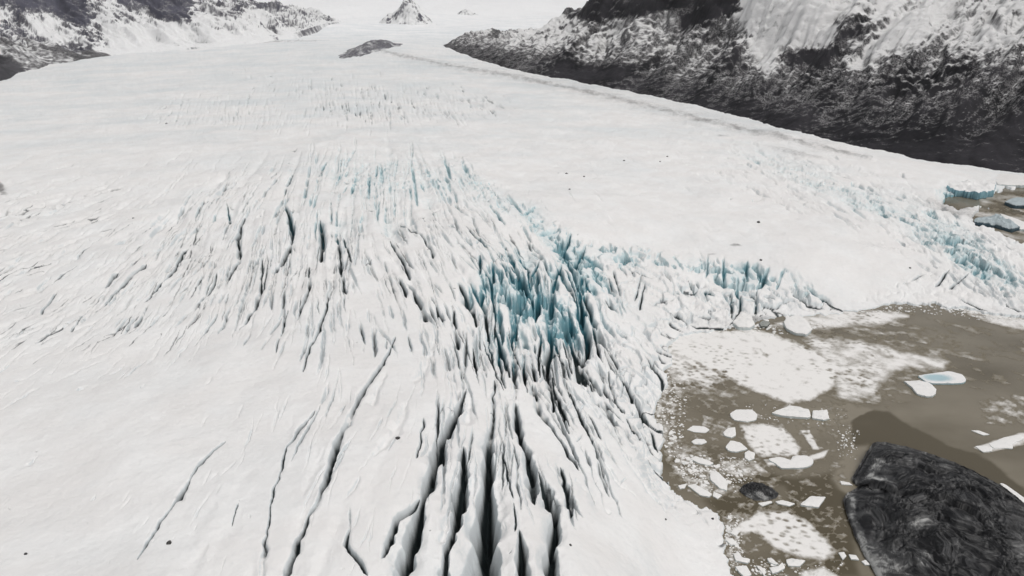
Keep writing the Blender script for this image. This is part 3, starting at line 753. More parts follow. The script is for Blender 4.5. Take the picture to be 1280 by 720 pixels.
def peak(name, cx_, base, Yd, wid, h, seed, sn):
    a = (cx_ - 640) / FP; el = PITCH - math.atan((360 - base) / FP)
    X = a * Yd / math.cos(PITCH - el); n_ = 240
    u = np.linspace(-1.6, 1.6, n_); U, V = np.meshgrid(u, u)
    q = np.hypot(U, V * .8) * (1 + .55 * fbm(U * 1.6, V * 1.6, 4, .55, seed))
    th_ = np.arctan2(V, U)
    rid = ridged(np.cos(th_) * 2.2 + q * .4, np.sin(th_) * 2.2, 3, .5, seed + 2)
    prof = np.exp(-q * 1.9) * 1.25 - .12
    z = h * (prof + (rid - .6) * .30 * np.clip(q, 0, .5) * np.exp(-q) * 2 + .22 * fbm(U * 4, V * 4, 5, .6, seed) * np.exp(-q))
    Xg = X + U * wid; Yg = Yd + V * wid * .8; Zg = H - Yd * math.tan(el) + z
    Zg = np.maximum(Zg, H - Yd * math.tan(el) - 25)
    P3 = np.stack([Xg, Yg, Zg], -1); nn_ = np.cross(np.gradient(P3, axis=1), np.gradient(P3, axis=0)); nzv = np.abs(nn_[..., 2]) / np.linalg.norm(nn_, axis=-1)
    o = grid_mesh(name, P3, M_RKF, dict(snow=sn + 2.0 * (nzv - .75) + fbm(U * 5, V * 5, 5, .6, seed + 5) * 1.5 + .5 * sst(.5, 1.2, q))); o['kind'] = 'structure'
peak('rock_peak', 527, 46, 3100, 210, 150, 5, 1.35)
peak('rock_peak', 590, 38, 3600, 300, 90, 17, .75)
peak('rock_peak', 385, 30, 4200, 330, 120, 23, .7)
mx, my, mz = on_ice(466, 60)
u = np.linspace(-1.3, 1.3, 120); U, V = np.meshgrid(u, u)
Xm = mx + U * 46; Ym = my + V * 150 + U * 90
q = np.hypot(U, V) + fbm(U * 1.5, V * 1.5, 3, .5, 3) * .3
Zm = base_z(Xm, Ym) + 15 * sst(1, .1, q) + 3 * fbm(U * 4, V * 4, 4, .6, 4) * sst(1.1, .8, q) - 3 * sst(.9, 1.2, q)
o = grid_mesh('moraine_mound', np.stack([Xm, Ym, Zm], -1), M_RKF, dict(snow=.5 + fbm(U * 3, V * 3, 4, .6, 2) * .5)); o['kind'] = 'structure'

# ------------------------------------------------------------------ floating ice
def mat_ice(name, top, side, low=None):
    k = N(name)
    t = k.attr('top')
    n = k.noise(1.2, 4, .6)
    c = k.mix(k.ramp(k.math('ADD', t, k.math('MULTIPLY', k.math('SUBTRACT', n, .5), .5)), .25, .75), side, top)
    c = k.mix(k.ramp(k.noise(.5, 4, .6), .58, .74, 0, .45), c, tuple(v * .78 for v in side))
    return k.done(c, .6, k.bump(n, .35, .12), .3)
M_FLOE = mat_ice('floe_snow', (.82, .805, .785), (.55, .60, .60))
M_BLUEF = mat_ice('blue_floe_ice', (.82, .81, .80), (.26, .45, .52))
M_POOL = mat_ice('pool_floe_ice', (.82, .81, .80), (.40, .54, .58))
M_DIRTY = mat_ice('ashy_ice', (.30, .31, .29), (.10, .11, .10))
M_GREYB = mat_ice('blue_grey_ice', (.42, .48, .50), (.045, .085, .11))

def tag(o, label, cat, group=None):
    o['label'] = label; o['category'] = cat
    if group: o['group'] = group
    return o

def resample(P, n):
    P = np.array(P + [P[0]], float)
    s = np.concatenate([[0], np.cumsum(np.hypot(*np.diff(P, axis=0).T))])
    u = np.linspace(0, s[-1], n, endpoint=False)
    Q = np.stack([np.interp(u, s, P[:, 0]), np.interp(u, s, P[:, 1])], 1)
    return Q * .5 + (np.roll(Q, 1, 0) + np.roll(Q, -1, 0)) * .25

def berg(name, poly, h, mat, rough=.12, seed=0, n=64, rings=14, dome=.25, pool=None, parent=None, ztop=None, round_=.06, rag=.035, cliff=False):
    Q = resample(poly, n)
    x, y = unproj(Q[:, 0], Q[:, 1], h * .8 if ztop is None else ztop)
    cx, cy = x.mean(), y.mean(); rx, ry = x - cx, y - cy
    size = math.sqrt(max(1e-3, .5 * abs(np.dot(x, np.roll(y, 1)) - np.dot(y, np.roll(x, 1)))) / math.pi)
    a = np.arange(n) / n * 2 * np.pi
    j = 1 + rag * fbm(np.cos(a) * 4 + seed * 3.3, np.sin(a) * 4 + seed, 4, .65)*2
    rr = np.concatenate([[0], np.linspace(.12, .88, rings - 4), [.95, .99, 1.0]])
    V = []; T = []
    for r in rr:
        X, Y = rx * r * j, ry * r * j
        nn = fbm((X + cx) / (size * .45), (Y + cy) / (size * .45), 4, .55, seed)
        z = h * (1 + dome * (1 - r * r) + rough * nn * 2 - round_ * (r > .97) - .35 * round_ * (r > .93))
        if pool: z = z - h * .35 * np.exp(-(((X - pool[0] * size) / (pool[2] * size)) ** 2 + ((Y - pool[1] * size) / (pool[3] * size)) ** 2))
        t = np.ones_like(X) * (1 if r < .97 else .75) * (0 if cliff and r == 1 else 1)
        if pool: t = 1 - .9 * np.exp(-(((X - pool[0] * size) / (pool[2] * size)) ** 2 + ((Y - pool[1] * size) / (pool[3] * size)) ** 2))
        V.append(np.stack([X, Y, z], 1)); T.append(t)
    for zz, sc in ((.55, 1.0 + .01), (.1, 1.015), (-.6, .97)):
        nn = fbm(np.cos(a) * 7 + seed, np.sin(a) * 7 + zz * 3, 3, .6)
        V.append(np.stack([rx * j * (sc + .02 * nn * (h > 1.5)), ry * j * (sc + .02 * nn * (h > 1.5)), np.full(n, h * zz if zz > 0 else -.6)], 1)); T.append(np.zeros(n))
    V = np.concatenate(V); T = np.concatenate(T); nr = len(V) // n
    f = []
    for r in range(1, nr - 1):
        for k in range(n):
            q = (k + 1) % n
            f.append((r * n + k, (r + 1) * n + k, (r + 1) * n + q, r * n + q))
    for k in range(n): f.append((0, n + k, n + (k + 1) % n))
    f.append(tuple(range((nr - 1) * n, nr * n)))
    me = bpy.data.meshes.new(name); me.from_pydata(V.tolist(), [], f); me.update()
    at = me.attributes.new('top', 'FLOAT', 'POINT'); at.data.foreach_set('value', T.astype(np.float32))
    me.polygons.foreach_set('use_smooth', np.ones(len(f), bool)); me.materials.append(mat)
    try: me.set_sharp_from_angle(angle=R(38))
    except Exception: pass
    o = bpy.data.objects.new(name, me); COL.objects.link(o); o.location = (cx, cy, 0)
    return o

FL = [
 ([(913,516),(920,512),(940,512),(947,518),(945,525),(935,527),(918,525),(913,520)], .5, M_FLOE, 'round white floe leftmost of the row of three above the pitted slush patch'),
 ([(964,516),(977,511),(988,507),(1000,509),(1012,512),(1013.5,520),(1011,522),(991,521),(975,519)], 1., M_FLOE, 'long pointed white floe touching the small square floe on its right'),
 ([(1016,513.5),(1034,512.5),(1036.5,523),(1030,525),(1015,522.5)], .8, M_FLOE, 'small squarish white floe at the right end of the long pointed floe'),
 ([(859,537),(866,532),(880,533),(887,537),(882,541),(868,540)], .25, M_FLOE, 'thin faded oval floe in open brown water beside the glacier edge'),
 ([(864,552),(870,548.5),(880,549),(884,552.5),(877,555.5),(868,555)], .35, M_FLOE, 'small clean oval floe alone in brown water near the glacier edge'),
 ([(904,540.5),(910,535),(919,534),(920,544),(914,547),(905,544)], .6, M_FLOE, 'small rounded floe just above the ragged white floe left of the pitted patch'),
 ([(907,558.5),(913,550.5),(925,553),(934.6,561),(928,563),(919,565),(910,563)], .6, M_FLOE, 'ragged white floe between the small rounded floe and the pitted slush patch'),
 ([(931,566),(935.5,563),(943.6,566),(943,573),(936,576),(931,572)], .5, M_FLOE, 'little blocky floe under the lower left corner of the pitted slush patch'),
 ([(960,574),(973,571),(982.5,573),(988,576.6),(990.6,570),(1008,569),(1017,575),(1015,582),(1000.5,585),(977,585),(968,578.5)], .7, M_FLOE, 'kidney shaped white floe with a notch in its upper edge'),
 ([(862.4,573),(869.6,570),(892,578.5),(887,582),(872,578.5)], .6, M_FLOE, 'narrow tilted slab of ice beside the glacier edge among crushed ice'),
 ([(887.7,591),(897.6,590),(910,602),(908.5,613),(899.4,610),(887.7,599)], .6, M_FLOE, 'large angular floe left of the small ash streaked iceberg'),
 ([(859.5,607),(868.5,605),(890,617),(886.5,621),(875.7,619)], .5, M_FLOE, 'long rectangular floe lying diagonally in the cove by the smooth snow shore'),
 ([(892,614.4),(902.7,619),(897,623.4),(891,620)], .4, M_FLOE, 'small square floe at the lower end of the long rectangular floe'),
 ([(847.6,607),(858.6,604.5),(856,610),(850,611)], .4, M_FLOE, 'tiny triangular floe in the corner of the cove against the snow shore'),
 ([(947.6,628.8),(963.8,626),(965.6,628),(953,632.7)], .35, M_FLOE, 'small lumpy floe directly below the small ash streaked iceberg'),
 ([(969,627),(978,625),(994,629.6),(987,632.7),(972.7,629.6)], .4, M_FLOE, 'flat leaf shaped floe left of the white four cornered floe'),
 ([(1000.6,629.6),(1014,620),(1032,621.6),(1023,634),(1001.5,631.4)], .7, M_FLOE, 'white four cornered floe between the two ash dark icebergs'),
 ([(982.6,699.7),(989,698),(1007,700.6),(999.7,707.8),(985,707)], .5, M_FLOE, 'white floe stuck to the lower edge of the large triangular slush patch'),
 ([(917,692.5),(922.4,689),(928,697),(937.7,699),(935,704),(919.7,700.6)], .6, M_FLOE, 'ridged boot shaped floe in the channel by the smooth snow shore'),
 ([(918.8,708),(933,707),(939.5,718.6),(931,722),(924,715)], .6, M_FLOE, 'thick white floe at the bottom of the photo next to the snow shore'),
 ([(945,707),(951,708),(958,715),(955,719.5)], .5, M_FLOE, 'slim floe at the bottom between the shore floe and the cracked floes'),
 ([(959,698),(963.8,697),(972.7,705),(969,706),(961,702.4)], .6, M_FLOE, 'upper piece of the cracked pair of floes near the bottom'),
 ([(972.7,707.8),(978,703),(981.7,709.6),(972.7,715),(965.6,716.8),(962,709.6)], .6, M_FLOE, 'lower rougher piece of the cracked pair of floes near the bottom'),
 ([(906,673.7),(915,672.8),(924,681),(913.5,681)], .5, M_FLOE, 'flat triangular floe in the channel halfway down the smooth snow shore'),
 ([(913.5,666.5),(918,659.3),(924,664.7),(920.6,670)], .4, M_FLOE, 'pointed little floe at the left tip of the large triangular slush patch'),
 ([(1130,476.5),(1147.5,475.6),(1162,478.3),(1171,487),(1168,494.5),(1158,495.5),(1145.7,492),(1140,484)], .9, M_FLOE, 'white tongue shaped floe tucked below the long floe with a blue pool'),
 ([(1218.8,557.7),(1230.5,556.8),(1239.5,559.5),(1240,564),(1228.7,565)], .4, M_FLOE, 'small floe at the left end of the ragged elongated floe by the right edge'),
 ([(1236,555),(1254,547),(1275.6,543),(1279,548.7),(1265,555),(1266.6,561),(1256,560),(1241,560)], .4, M_FLOE, 'ragged elongated floe floating above the ash black iceberg at the right edge'),
 ([(1214,538),(1223,538),(1237,543),(1228.7,544)], .3, M_FLOE, 'thin sliver of ice floating above the ragged floe at the right edge'),
 ([(1050,601),(1061,603),(1066,606.4),(1052,605.5)], .3, M_FLOE, 'small white sliver at the left corner of the large dark iceberg'),
 ([(1048,690.7),(1055,690),(1058,695),(1053.6,699.7)], .4, M_FLOE, 'leftmost of three small floes along the lower left side of the large dark iceberg'),
 ([(1060.8,693),(1070,694),(1074,699.7),(1064,699)], .4, M_FLOE, 'middle of three small floes along the lower left side of the large dark iceberg'),
 ([(1077,701.5),(1082,699.7),(1087.7,706),(1081.4,706)], .4, M_FLOE, 'rightmost of three small floes along the lower left side of the large dark iceberg'),
 ([(980,404),(983,396),(1000.5,394.4),(1011,404),(1016,411.5),(1008,418),(993,416),(983,410.6)], 1.6, M_FLOE, 'clean rounded white slab frozen in at the upper corner of the large slush sheet'),
 ([(915.7,403.4),(926.5,390),(939,395),(943.6,406),(937,409.7),(923,408.8)], 2.2, M_FLOE, 'white wedge block broken off below the blue crevassed front'),
 ([(1250,267),(1265,272),(1285,279),(1285,288),(1265,284.7),(1256.6,276)], 1.8, M_FLOE, 'snow covered slab behind the slate blue iceberg near the right edge'),
 ([(1241,219),(1254,217),(1270.6,219),(1285,223),(1300,229),(1285,232),(1248,231),(1243,224)], 3., M_FLOE, 'broad low snow covered iceberg at the foot of the dark mountain slope'),
]
for k, (pl, h, m, lb) in enumerate(FL):
    tag(berg('ice_floe', pl, h, m, .16 if h > .45 else .1, k + 1, rag=.05), lb, 'ice floe')
tag(berg('ice_floe', [(1147.5,469.3),(1165.5,466.6),(1187,464),(1203.4,468.4),(1208,474),(1205,478.3),(1191,479),(1165.5,479),(1156.5,476.5)], .9, M_POOL, .05, 50, dome=.1, pool=(-.35, .0, 1.1, .55)),
    'long white floe with a pale blue meltwater hollow on top', 'ice floe')
tag(berg('iceberg', [(1181,240),(1200,235),(1230,232),(1244,236),(1240,246),(1222,250),(1207,247),(1190,245)], 6.5, M_BLUEF, .22, 52, 160, 24, .12, ztop=0., round_=.06, rag=.10, cliff=True),
    'bright blue walled iceberg with a white cap near the upper right shore', 'iceberg')
tag(berg('iceberg', [(1216,280),(1230,276),(1248,273),(1261,283),(1275,288),(1263.6,291),(1243,285),(1223,283)], 3.4, M_GREYB, .5, 53, 96, 18, .5, ztop=0.),
    'slate blue jagged iceberg with dark faces near the right edge', 'iceberg')
tag(berg('iceberg', [(1255,256),(1265,252),(1295,250),(1300,258),(1280,261),(1266,261)], 3.2, M_GREYB, .2, 54, 80, 16, .2, ztop=0.),
    'grey iceberg with a dark underside cut off by the right edge', 'iceberg')
tag(berg('ice_block', [(949,404),(953.6,400.7),(962.6,403.4),(959,408),(951,408)], 1.2, M_DIRTY, .3, 55),
    'olive grey dirty ice block in the brown pool below the blue front', 'ice block')

# ash-dark icebergs
def mat_ash():
    k = N('ash_black_ice')
    p = k.attr('pale')
    wv = k.noise(.25, 6, .6, stretch=(1, 1.6, 1.5, .5), dist=1.5)
    fine = k.noise(1.3, 6, .7)
    v = k.math('ADD', k.math('MULTIPLY', k.math('SUBTRACT', wv, .5), .35), k.math('MULTIPLY', k.math('SUBTRACT', fine, .5), .45))
    v = k.math('ADD', v, p)
    c = k.mix(k.ramp(v, -.05, .4), (.006, .006, .007), (.055, .055, .056))
    c = k.mix(k.ramp(v, .35, 1.0), c, (.36, .36, .35))
    b = k.bump(fine, .3, .35)
    return k.done(c, .42, b, .35)
M_ASH = mat_ash()
def ash_berg(name, poly, hc, edge, mpale, n=520, rings=240, seed=1):
    Q = resample([p[:2] for p in poly], n); E = resample([(p[2], 0) for p in poly], n)[:, 0]
    # edge heights follow the outline stations
    P = np.array([p[:2] for p in poly] + [poly[0][:2]], float); s = np.concatenate([[0], np.cumsum(np.hypot(*np.diff(P, axis=0).T))])
    E = np.interp(np.linspace(0, s[-1], n, endpoint=False), s, [p[2] for p in poly] + [poly[0][2]])
    x, y = unproj(Q[:, 0], Q[:, 1], E); cx, cy = x.mean(), y.mean(); rx, ry = x - cx, y - cy
    size = np.hypot(rx, ry).mean()
    a = np.arange(n) / n * 2 * np.pi
    j = 1 + .018 * fbm(np.cos(a) * 9 + seed, np.sin(a) * 9, 4, .6)
    rr = np.concatenate([np.linspace(0, .965, rings), [.985, 1.0, 1.006, 1.012, 1.02, 1.0]])
    X = cx + rx[None] * rr[:, None] * j; Y = cy + ry[None] * rr[:, None] * j
    q = np.clip(rr, 0, 1)[:, None]
    Z = hc * (1 - q ** 2.2) + E[None] * q ** 2.2
    sc0 = min(1., size / 25)
    wx_ = (X * .80 - Y * .60) + 11 * sc0 * fbm(X / 20 / sc0, Y / 20 / sc0, 3, .5, seed); wy_ = (X * .60 + Y * .80) + 9 * sc0 * fbm(X / 18 / sc0, Y / 18 / sc0, 3, .5, seed + 2)
    g1 = ridged(wx_ / (size * .35), wy_ / (size * .22), 4, .55, seed); g2 = ridged(wx_ / 11, wy_ / 3.0, 4, .5, seed + 6)
    A = np.clip((1 - q) * 6, .15, 1)
    f1_, f2_, id_, cxx, cyy = voronoi((wx_ / (size * .3)).astype(np.float32), (wy_ / (size * .16)).astype(np.float32))
    fac = (_hv[id_] - .5) * .8 + cxx * (_hw[id_] - .5) * 1.6 + cyy * (_hv[(id_ + 40) % 512] - .5) * 2.2
    g3 = ridged(wx_ / 4.5, wy_ / 1.0, 3, .6, seed + 8)
    vein = np.clip(1 - np.abs(fbm(wx_ / (size * .18) + .6 * g1, wy_ / (size * .09), 4, .6, seed + 11)) * 7, 0, 1)
    vein = np.maximum(vein, .8 * np.clip(1 - np.abs(fbm(wx_ / 9 + g1, wy_ / 2.2 + g1, 3, .6, seed + 13)) * 6, 0, 1) * sst(.0, .3, fbm(X / 9, Y / 9, 2, .5, seed + 15)))
    Z = Z + A * (hc * .35 * (g1 - .55) + hc * .16 * fac + (.8 * (g2 - .55) + .16 * (g3 - .5)) * min(1, hc / 4))
    px, py, _ = proj(X, Y, Z)
    pale = sample(mpale, px, py) * (.50 + 1.1 * g2 * (.45 + 1.2 * fbm(wx_ / 7, wy_ / 2, 4, .6, seed + 19))) + .38 * vein - .04 + .5 * (fbm(wx_ / 14, wy_ / 3.2, 5, .6, seed + 17))
    for k, zz in ((1, .7), (2, .4), (3, .05)):
        Z[-6 + k, :] = E * zz
    Z[-1, :] = -1.0
    pale[-6:, :] += .25
    V = np.stack([X, Y, Z], -1)
    V = np.concatenate([V, V[:, :1]], 1); pale = np.concatenate([pale, pale[:, :1]], 1)
    o = grid_mesh(name, V[::-1], M_ASH, dict(pale=np.clip(pale[::-1], -.4, 1.2)))
    return o
mP = newmap()
for b in [(1092,588,15,6,.9,-50),(1104,577,12,3,.7,20),(1098,598,10,2.5,.8,10),(1112,600,22,7,.45,60),(1090,612,12,5,.7,0),(1085,690,26,18,.62,40),(1115,706,30,18,.55,30),(1150,650,14,24,.35,-10),(1066,630,4,20,.8,0),
          (1078,672,5,22,.8,-25),(1100,712,8,20,.7,-35),(1180,583,9,2,.5,20),(1265,640,24,3,.3,40),(1155,700,10,18,.5,10),(1235,652,20,3,.3,30),(1205,600,18,4,.35,25),(1275,684,12,18,.35,10),(1060,615,6,5,.6,0),(1200,680,20,5,.25,20),
          (1200,690,50,9,.12,10),(1142,575,14,3,.4,15)]:
    blob(mP, *b[:4], b[4], b[5])
for b in [(950,618,9,4,1.0,15),(956,622,6,3,1.1,0),(938,620,5,3,.6,30),(962,614,6,2,.5,30)]: blob(mP, *b[:4], b[4], b[5])
big = ash_berg('iceberg', [(1092,556,4.5),(1110,554.5,5),(1140,562,5),(1180,574,5),(1220,591,5),(1255,611,4.5),(1282,631,4),(1330,672,3),(1375,722,2),(1385,780,1.5),(1345,835,1),(1250,838,1),
  (1160,800,1),(1118,748,.7),(1098,718,.7),(1082,692,.7),(1068,662,.8),(1059,638,.8),(1057,626,.8),(1062,618,.8),(1078,608,.8),(1069,604,.8),(1068,599,1),(1078,580,2)], 8.5, 1, mP, seed=3)
tag(big, 'huge ash black iceberg with swirled grey streaks in the lower right corner', 'iceberg')
sm = ash_berg('iceberg', [(925,612,.8),(930,606,1.2),(940,602.5,1.3),(952,604,1.2),(965,610,1),(973,617,.5),(970,622,.3),(958,625,.3),(944,625,.3),(932,619,.4)], 2.2, 1, mP, 120, 50, 9)
tag(sm, 'small ash streaked iceberg in the brown water left of the huge dark one', 'iceberg')
tag(berg('ice_ledge', [(1249,604),(1256,605),(1284,625),(1312,652),(1306,655),(1290,640),(1270,622)], .5, M_FLOE, .1, 60), 'white snowy ice ledge hugging the far side of the huge dark iceberg', 'ice ledge')

# brash: small fragments, copies of a few prototypes
protos = []
for q in range(8):
    rs = random.Random(q); nv = rs.randint(5, 8)
    pl = []
    for k in range(nv):
        a = 2 * math.pi * k / nv + rs.uniform(-.3, .3); r_ = rs.uniform(.65, 1.1); pl.append((math.cos(a) * r_, math.sin(a) * r_ * .75))
    bm_v = []
    for z, s in ((.35, .9), (.28, 1.), (-.4, .95)):
        for x, y in pl: bm_v.append((x * s, y * s, z + (rs.uniform(-.05, .05) if z > 0 else 0)))
    f = [tuple(range(nv))]
    for lvl in (0, 1):
        for k in range(nv): f.append((lvl * nv + k, (lvl + 1) * nv + k, (lvl + 1) * nv + (k + 1) % nv, lvl * nv + (k + 1) % nv))
    f[0] = tuple(range(nv))
    me = bpy.data.meshes.new('ice_fragment'); me.from_pydata(bm_v, [], f); me.update()
    at = me.attributes.new('top', 'FLOAT', 'POINT'); at.data.foreach_set('value', np.array([1] * nv + [.8] * nv + [0] * nv, np.float32)); me.materials.append(M_FLOE)
    protos.append(me)
CL = [([(905,645),(922,650),(924,690),(918,720),(908,690)], 34, (.25, .9), 'small white ice fragment crowded in the narrow channel along the smooth snow shore'),
      ([(842,568),(880,570),(900,585),(885,610),(862,606),(845,590)], 60, (.3, 1.3), 'small ice fragment packed in the cove between glacier edge and angular floe'),
      ([(900,575),(935,575),(930,600),(918,618),(905,600)], 34, (.25, 1.0), 'small ice fragment drifting above and left of the small ash streaked iceberg'),
      ([(1046,542),(1066,540),(1074,560),(1062,566),(1050,556)], 22, (.2, .8), 'tiny ice fragment scattered off the upper left tip of the huge dark iceberg'),
      ([(822,478),(842,484),(846,545),(838,560),(824,540)], 30, (.35, 1.2), 'small ice fragment fallen into the water under the crushed glacier margin'),
      ([(935,700),(980,700),(985,722),(935,722)], 14, (.25, .8), 'small ice fragment around the cracked floes at the bottom'),
      ([(952,508),(1060,520),(1060,532),(1000,534),(950,528)], 10, (.3, .7), 'small ice fragment near the row of three floes'),
      ([(1150,372),(1290,392),(1290,404),(1180,390)], 22, (.6, 2.), 'ice fragment along the snowy shore at the top of the brown water'),
      ([(900,396),(985,392),(985,412),(905,412)], 34, (.6, 2.2), 'broken ice chunk jammed between the blue front and the large slush sheet')]
for poly, cnt, sz_, lb in CL:
    k = 0
    xs = [p[0] for p in poly]; ys = [p[1] for p in poly]
    while k < cnt:
        a, b = random.uniform(min(xs), max(xs)), random.uniform(min(ys), max(ys))
        if not in_poly(np.array([a]), np.array([b]), poly)[0]: continue
        k += 1
        x, y = unproj(a, b, 0)
        o = bpy.data.objects.new('ice_fragment', random.choice(protos)); COL.objects.link(o)
        s = sz_[0] + (sz_[1] - sz_[0]) * random.random() ** 2
        o.location = (float(x), float(y), .05); o.scale = (s, s, min(s, .8)); o.rotation_euler = (random.gauss(0, .05), random.gauss(0, .05), random.uniform(0, 6.28))
        tag(o, lb, 'ice fragment', lb.replace('small ice fragment', 'ice fragments').replace('small white ice fragment', 'ice fragments').replace('tiny ice fragment', 'ice fragments').replace('broken ice chunk', 'ice chunks').replace('ice fragment ', 'ice fragments ')[:80])

bv, bf, bt = [], [], []
BR = [([(824,470),(850,455),(860,500),(852,560),(840,575),(820,540)], 260, (.18, .7)), ([(842,568),(885,570),(905,590),(890,615),(862,606)], 220, (.15, .6)),
      ([(900,570),(945,575),(940,605),(905,605)], 150, (.15, .5)), ([(908,640),(930,650),(928,700),(920,722),(906,680)], 170, (.12, .5)),
      ([(835,412),(1000,405),(1060,395),(1060,402),(1000,418),(850,425)], 260, (.3, 1.2)), ([(1060,390),(1140,380),(1290,396),(1290,408),(1140,390),(1060,398)], 220, (.3, 1.2)),
      ([(925,690),(1000,705),(1060,700),(1040,722),(930,722)], 110, (.12, .45)), ([(1040,535),(1075,535),(1070,575),(1045,570)], 60, (.12, .4)), ([(930,500),(1060,512),(1060,528),(940,530)], 60, (.15, .45))]
for poly, cnt, rg in BR:
    xs = [p[0] for p in poly]; ys = [p[1] for p in poly]
    px_ = rng.uniform(min(xs), max(xs), cnt * 4); py_ = rng.uniform(min(ys), max(ys), cnt * 4)
    ok = np.where(in_poly(px_, py_, poly))[0][:cnt]
    for q in ok:
        x, y = unproj(px_[q], py_[q], 0); r_ = rg[0] + (rg[1] - rg[0]) * random.random() ** 2; n_ = random.randint(4, 7); b0 = len(bv); a0 = random.uniform(0, 6)
        pl = [(math.cos(a0 + 6.283 * k / n_) * r_ * random.uniform(.6, 1.1), math.sin(a0 + 6.283 * k / n_) * r_ * random.uniform(.5, .9)) for k in range(n_)]
        hh = min(.35, r_ * .5)
        bv += [(x + a, y + b, hh + random.uniform(-.04, .04)) for a, b in pl] + [(x + a, y + b, -.2) for a, b in pl]; bt += [1.] * n_ + [0.] * n_
        bf.append(tuple(b0 + k for k in range(n_)))
        bf += [(b0 + k, b0 + n_ + k, b0 + n_ + (k + 1) % n_, b0 + (k + 1) % n_) for k in range(n_)]
me = bpy.data.meshes.new('brash_ice'); me.from_pydata([tuple(map(float, v)) for v in bv], [], bf); me.update()
at = me.attributes.new('top', 'FLOAT', 'POINT'); at.data.foreach_set('value', np.array(bt, np.float32)); me.materials.append(M_FLOE)
o = bpy.data.objects.new('brash_ice', me); COL.objects.link(o); o['kind'] = 'stuff'; o['label'] = 'fine white brash ice crumbs packed along the shore of the brown lake'; o['category'] = 'brash ice'

# boulders melted out on the ice
def rock_mesh(seed):
    import bmesh
    bm = bmesh.new(); bmesh.ops.create_icosphere(bm, subdivisions=3, radius=1)
    for v in bm.verts:
        c = v.co.copy()
        d = 1 + .35 * float(perlin(np.array([c.x * 1.3 + seed * 3]), np.array([c.y * 1.3 + c.z * 1.7]))[0]) + .12 * float(perlin(np.array([c.x * 4 + seed]), np.array([c.y * 4 - c.z * 4]))[0])
        v.co = c * d; v.co.z *= .75; v.co.x *= 1.25
    me = bpy.data.meshes.new('boulder'); bm.to_mesh(me); bm.free()
    me.materials.append(M_BLD); return me
kb = N('boulder_basalt'); nb = kb.noise(2.5, 5, .6)
M_BLD = kb.done(kb.mix(kb.ramp(nb, .35, .65), (.03, .03, .032), (.11, .105, .10)), .9, kb.bump(nb, .6, .2), .2)
RM = [rock_mesh(q) for q in range(4)]
BD = [(708,218,1.5,'left one of two dark boulders on white ice right of the central crevasse field'),
 (730,222,1.5,'right one of two dark boulders on white ice right of the central crevasse field'),
 (712,237,1.3,'lone dark boulder just below the pair right of the central crevasse field'),
 (780,201,1.4,'dark boulder on open white ice left of two close boulders below the mountain'),
 (825,202,1.2,'lower left of two close boulders on open white ice below the mountain'),
 (834,197,1.3,'upper right of two close boulders on open white ice below the mountain'),
 (948,278,2.2,'largest dark boulder on the smooth white ice above the blue crevassed front'),
 (951,326,1.6,'dark boulder at the very lip of the blue crevassed front'),
 (1138,333,1.6,'dark boulder on white ice left of the cracks at the lower blue icefall'),
 (167,274,1.9,'dark boulder on the ribbed left side of the glacier'),
 (497.5,550.5,2.6,'dark rounded boulder between the long left crevasses in the foreground'),
 (211,678,2.6,'dark oval boulder on smooth snow in the lower left'),
 (32,692,1.6,'small dark stone on smooth snow in the bottom left corner'),
 (832,650,1.5,'small dark stone on the smooth white slope near the snow shore'),
 (713,682,1.6,'small dark stone right of the foreground crevasses'),
 (891,647,1.7,'dark stone at the rim of the smooth white slope above the water'),
 (208,153,1.5,'tiny dark boulder far up the pale left side of the glacier')]
for k, (a, b, r_, lb) in enumerate(BD):
    x, y, z = on_ice(a, b)
    # settle on the real ice surface
    ri = int(np.argmin(np.abs(Yr - y))); ci = int(np.argmin(np.abs(tt - x / y)))
    mpp = math.hypot(y, H) / FP
    o = bpy.data.objects.new('boulder', RM[k % 4]); COL.objects.link(o); s = r_ * mpp * .8
    o.location = (x, y, float(Z[ri, ci]) + s * .2); o.scale = (s, s, s); o.rotation_euler = (0, 0, k * 1.3)
    tag(o, lb, 'boulder')

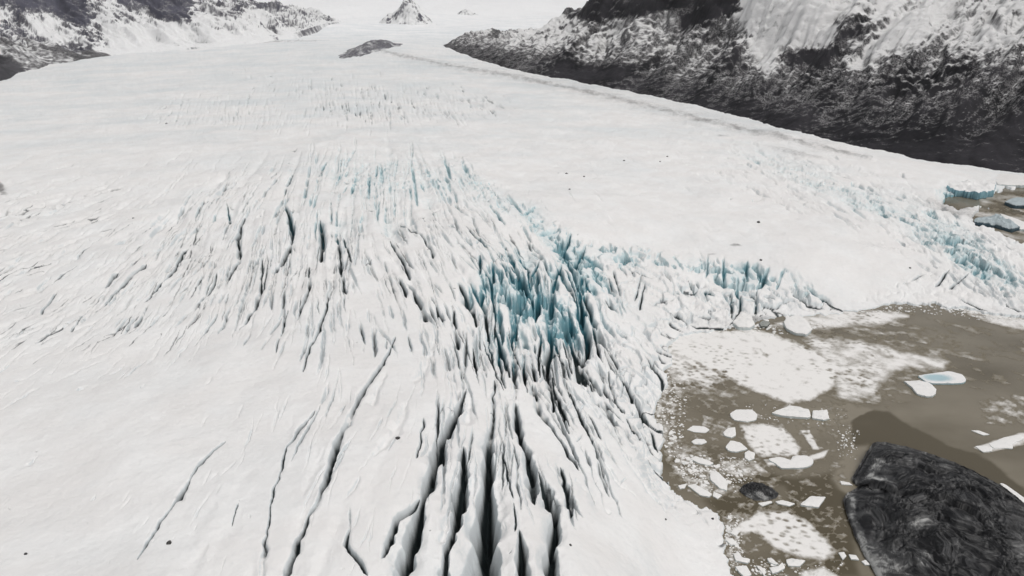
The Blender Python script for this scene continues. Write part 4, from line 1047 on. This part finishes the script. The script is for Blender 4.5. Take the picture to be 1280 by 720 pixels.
# ------------------------------------------------------------------ air
hv = [(x, y, z) for z in (-8., 760.) for y in (-900., 11900.) for x in (-19500., 19500.)]
hf = [(0, 2, 3, 1), (4, 5, 7, 6), (0, 1, 5, 4), (2, 6, 7, 3), (0, 4, 6, 2), (1, 3, 7, 5)]
hm = bpy.data.meshes.new('haze'); hm.from_pydata(hv, [], hf); hm.update()
hz = bpy.data.materials.new('cold_haze'); hz.use_nodes = True; ht = hz.node_tree; ht.nodes.clear()
ho = ht.nodes.new('ShaderNodeOutputMaterial'); hp = ht.nodes.new('ShaderNodeVolumePrincipled')
hp.inputs['Color'].default_value = (1, 1, 1, 1); hp.inputs['Density'].default_value = 3.4e-5; hp.inputs['Anisotropy'].default_value = .2
ht.links.new(hp.outputs[0], ho.inputs['Volume']); hm.materials.append(hz)
haze = bpy.data.objects.new('haze', hm); COL.objects.link(haze); haze['kind'] = 'stuff'

# ------------------------------------------------------------------ light
SUN_EL, SUN_AZ = R(66), R(125)       # azimuth from +Y towards +X
w = bpy.data.worlds.new('World'); SC.world = w; w.use_nodes = True
nt = w.node_tree; bg = nt.nodes['Background']
sky = nt.nodes.new('ShaderNodeTexSky'); sky.sky_type = 'NISHITA'; sky.sun_disc = False
sky.sun_elevation = SUN_EL; sky.sun_rotation = SUN_AZ; sky.dust_density = 5; sky.air_density = 1.0; sky.ozone_density = 1.0
hs = nt.nodes.new('ShaderNodeHueSaturation'); hs.inputs['Saturation'].default_value = .15
nt.links.new(sky.outputs[0], hs.inputs['Color']); nt.links.new(hs.outputs[0], bg.inputs[0])
bg.inputs[1].default_value = .15
sd = bpy.data.lights.new('sun', 'SUN'); sd.energy = .75; sd.angle = R(30); sd.color = (1, .96, .91)
so = bpy.data.objects.new('sun', sd); COL.objects.link(so)
dv = Vector((math.sin(SUN_AZ) * math.cos(SUN_EL), math.cos(SUN_AZ) * math.cos(SUN_EL), math.sin(SUN_EL)))
so.rotation_euler = dv.to_track_quat('Z', 'Y').to_euler()
SC.view_settings.view_transform = 'Standard'; SC.view_settings.look = 'None'
SC.view_settings.exposure = -.38; SC.view_settings.gamma = 1
SC.render.engine = 'CYCLES'
SC.cycles.max_bounces = 6
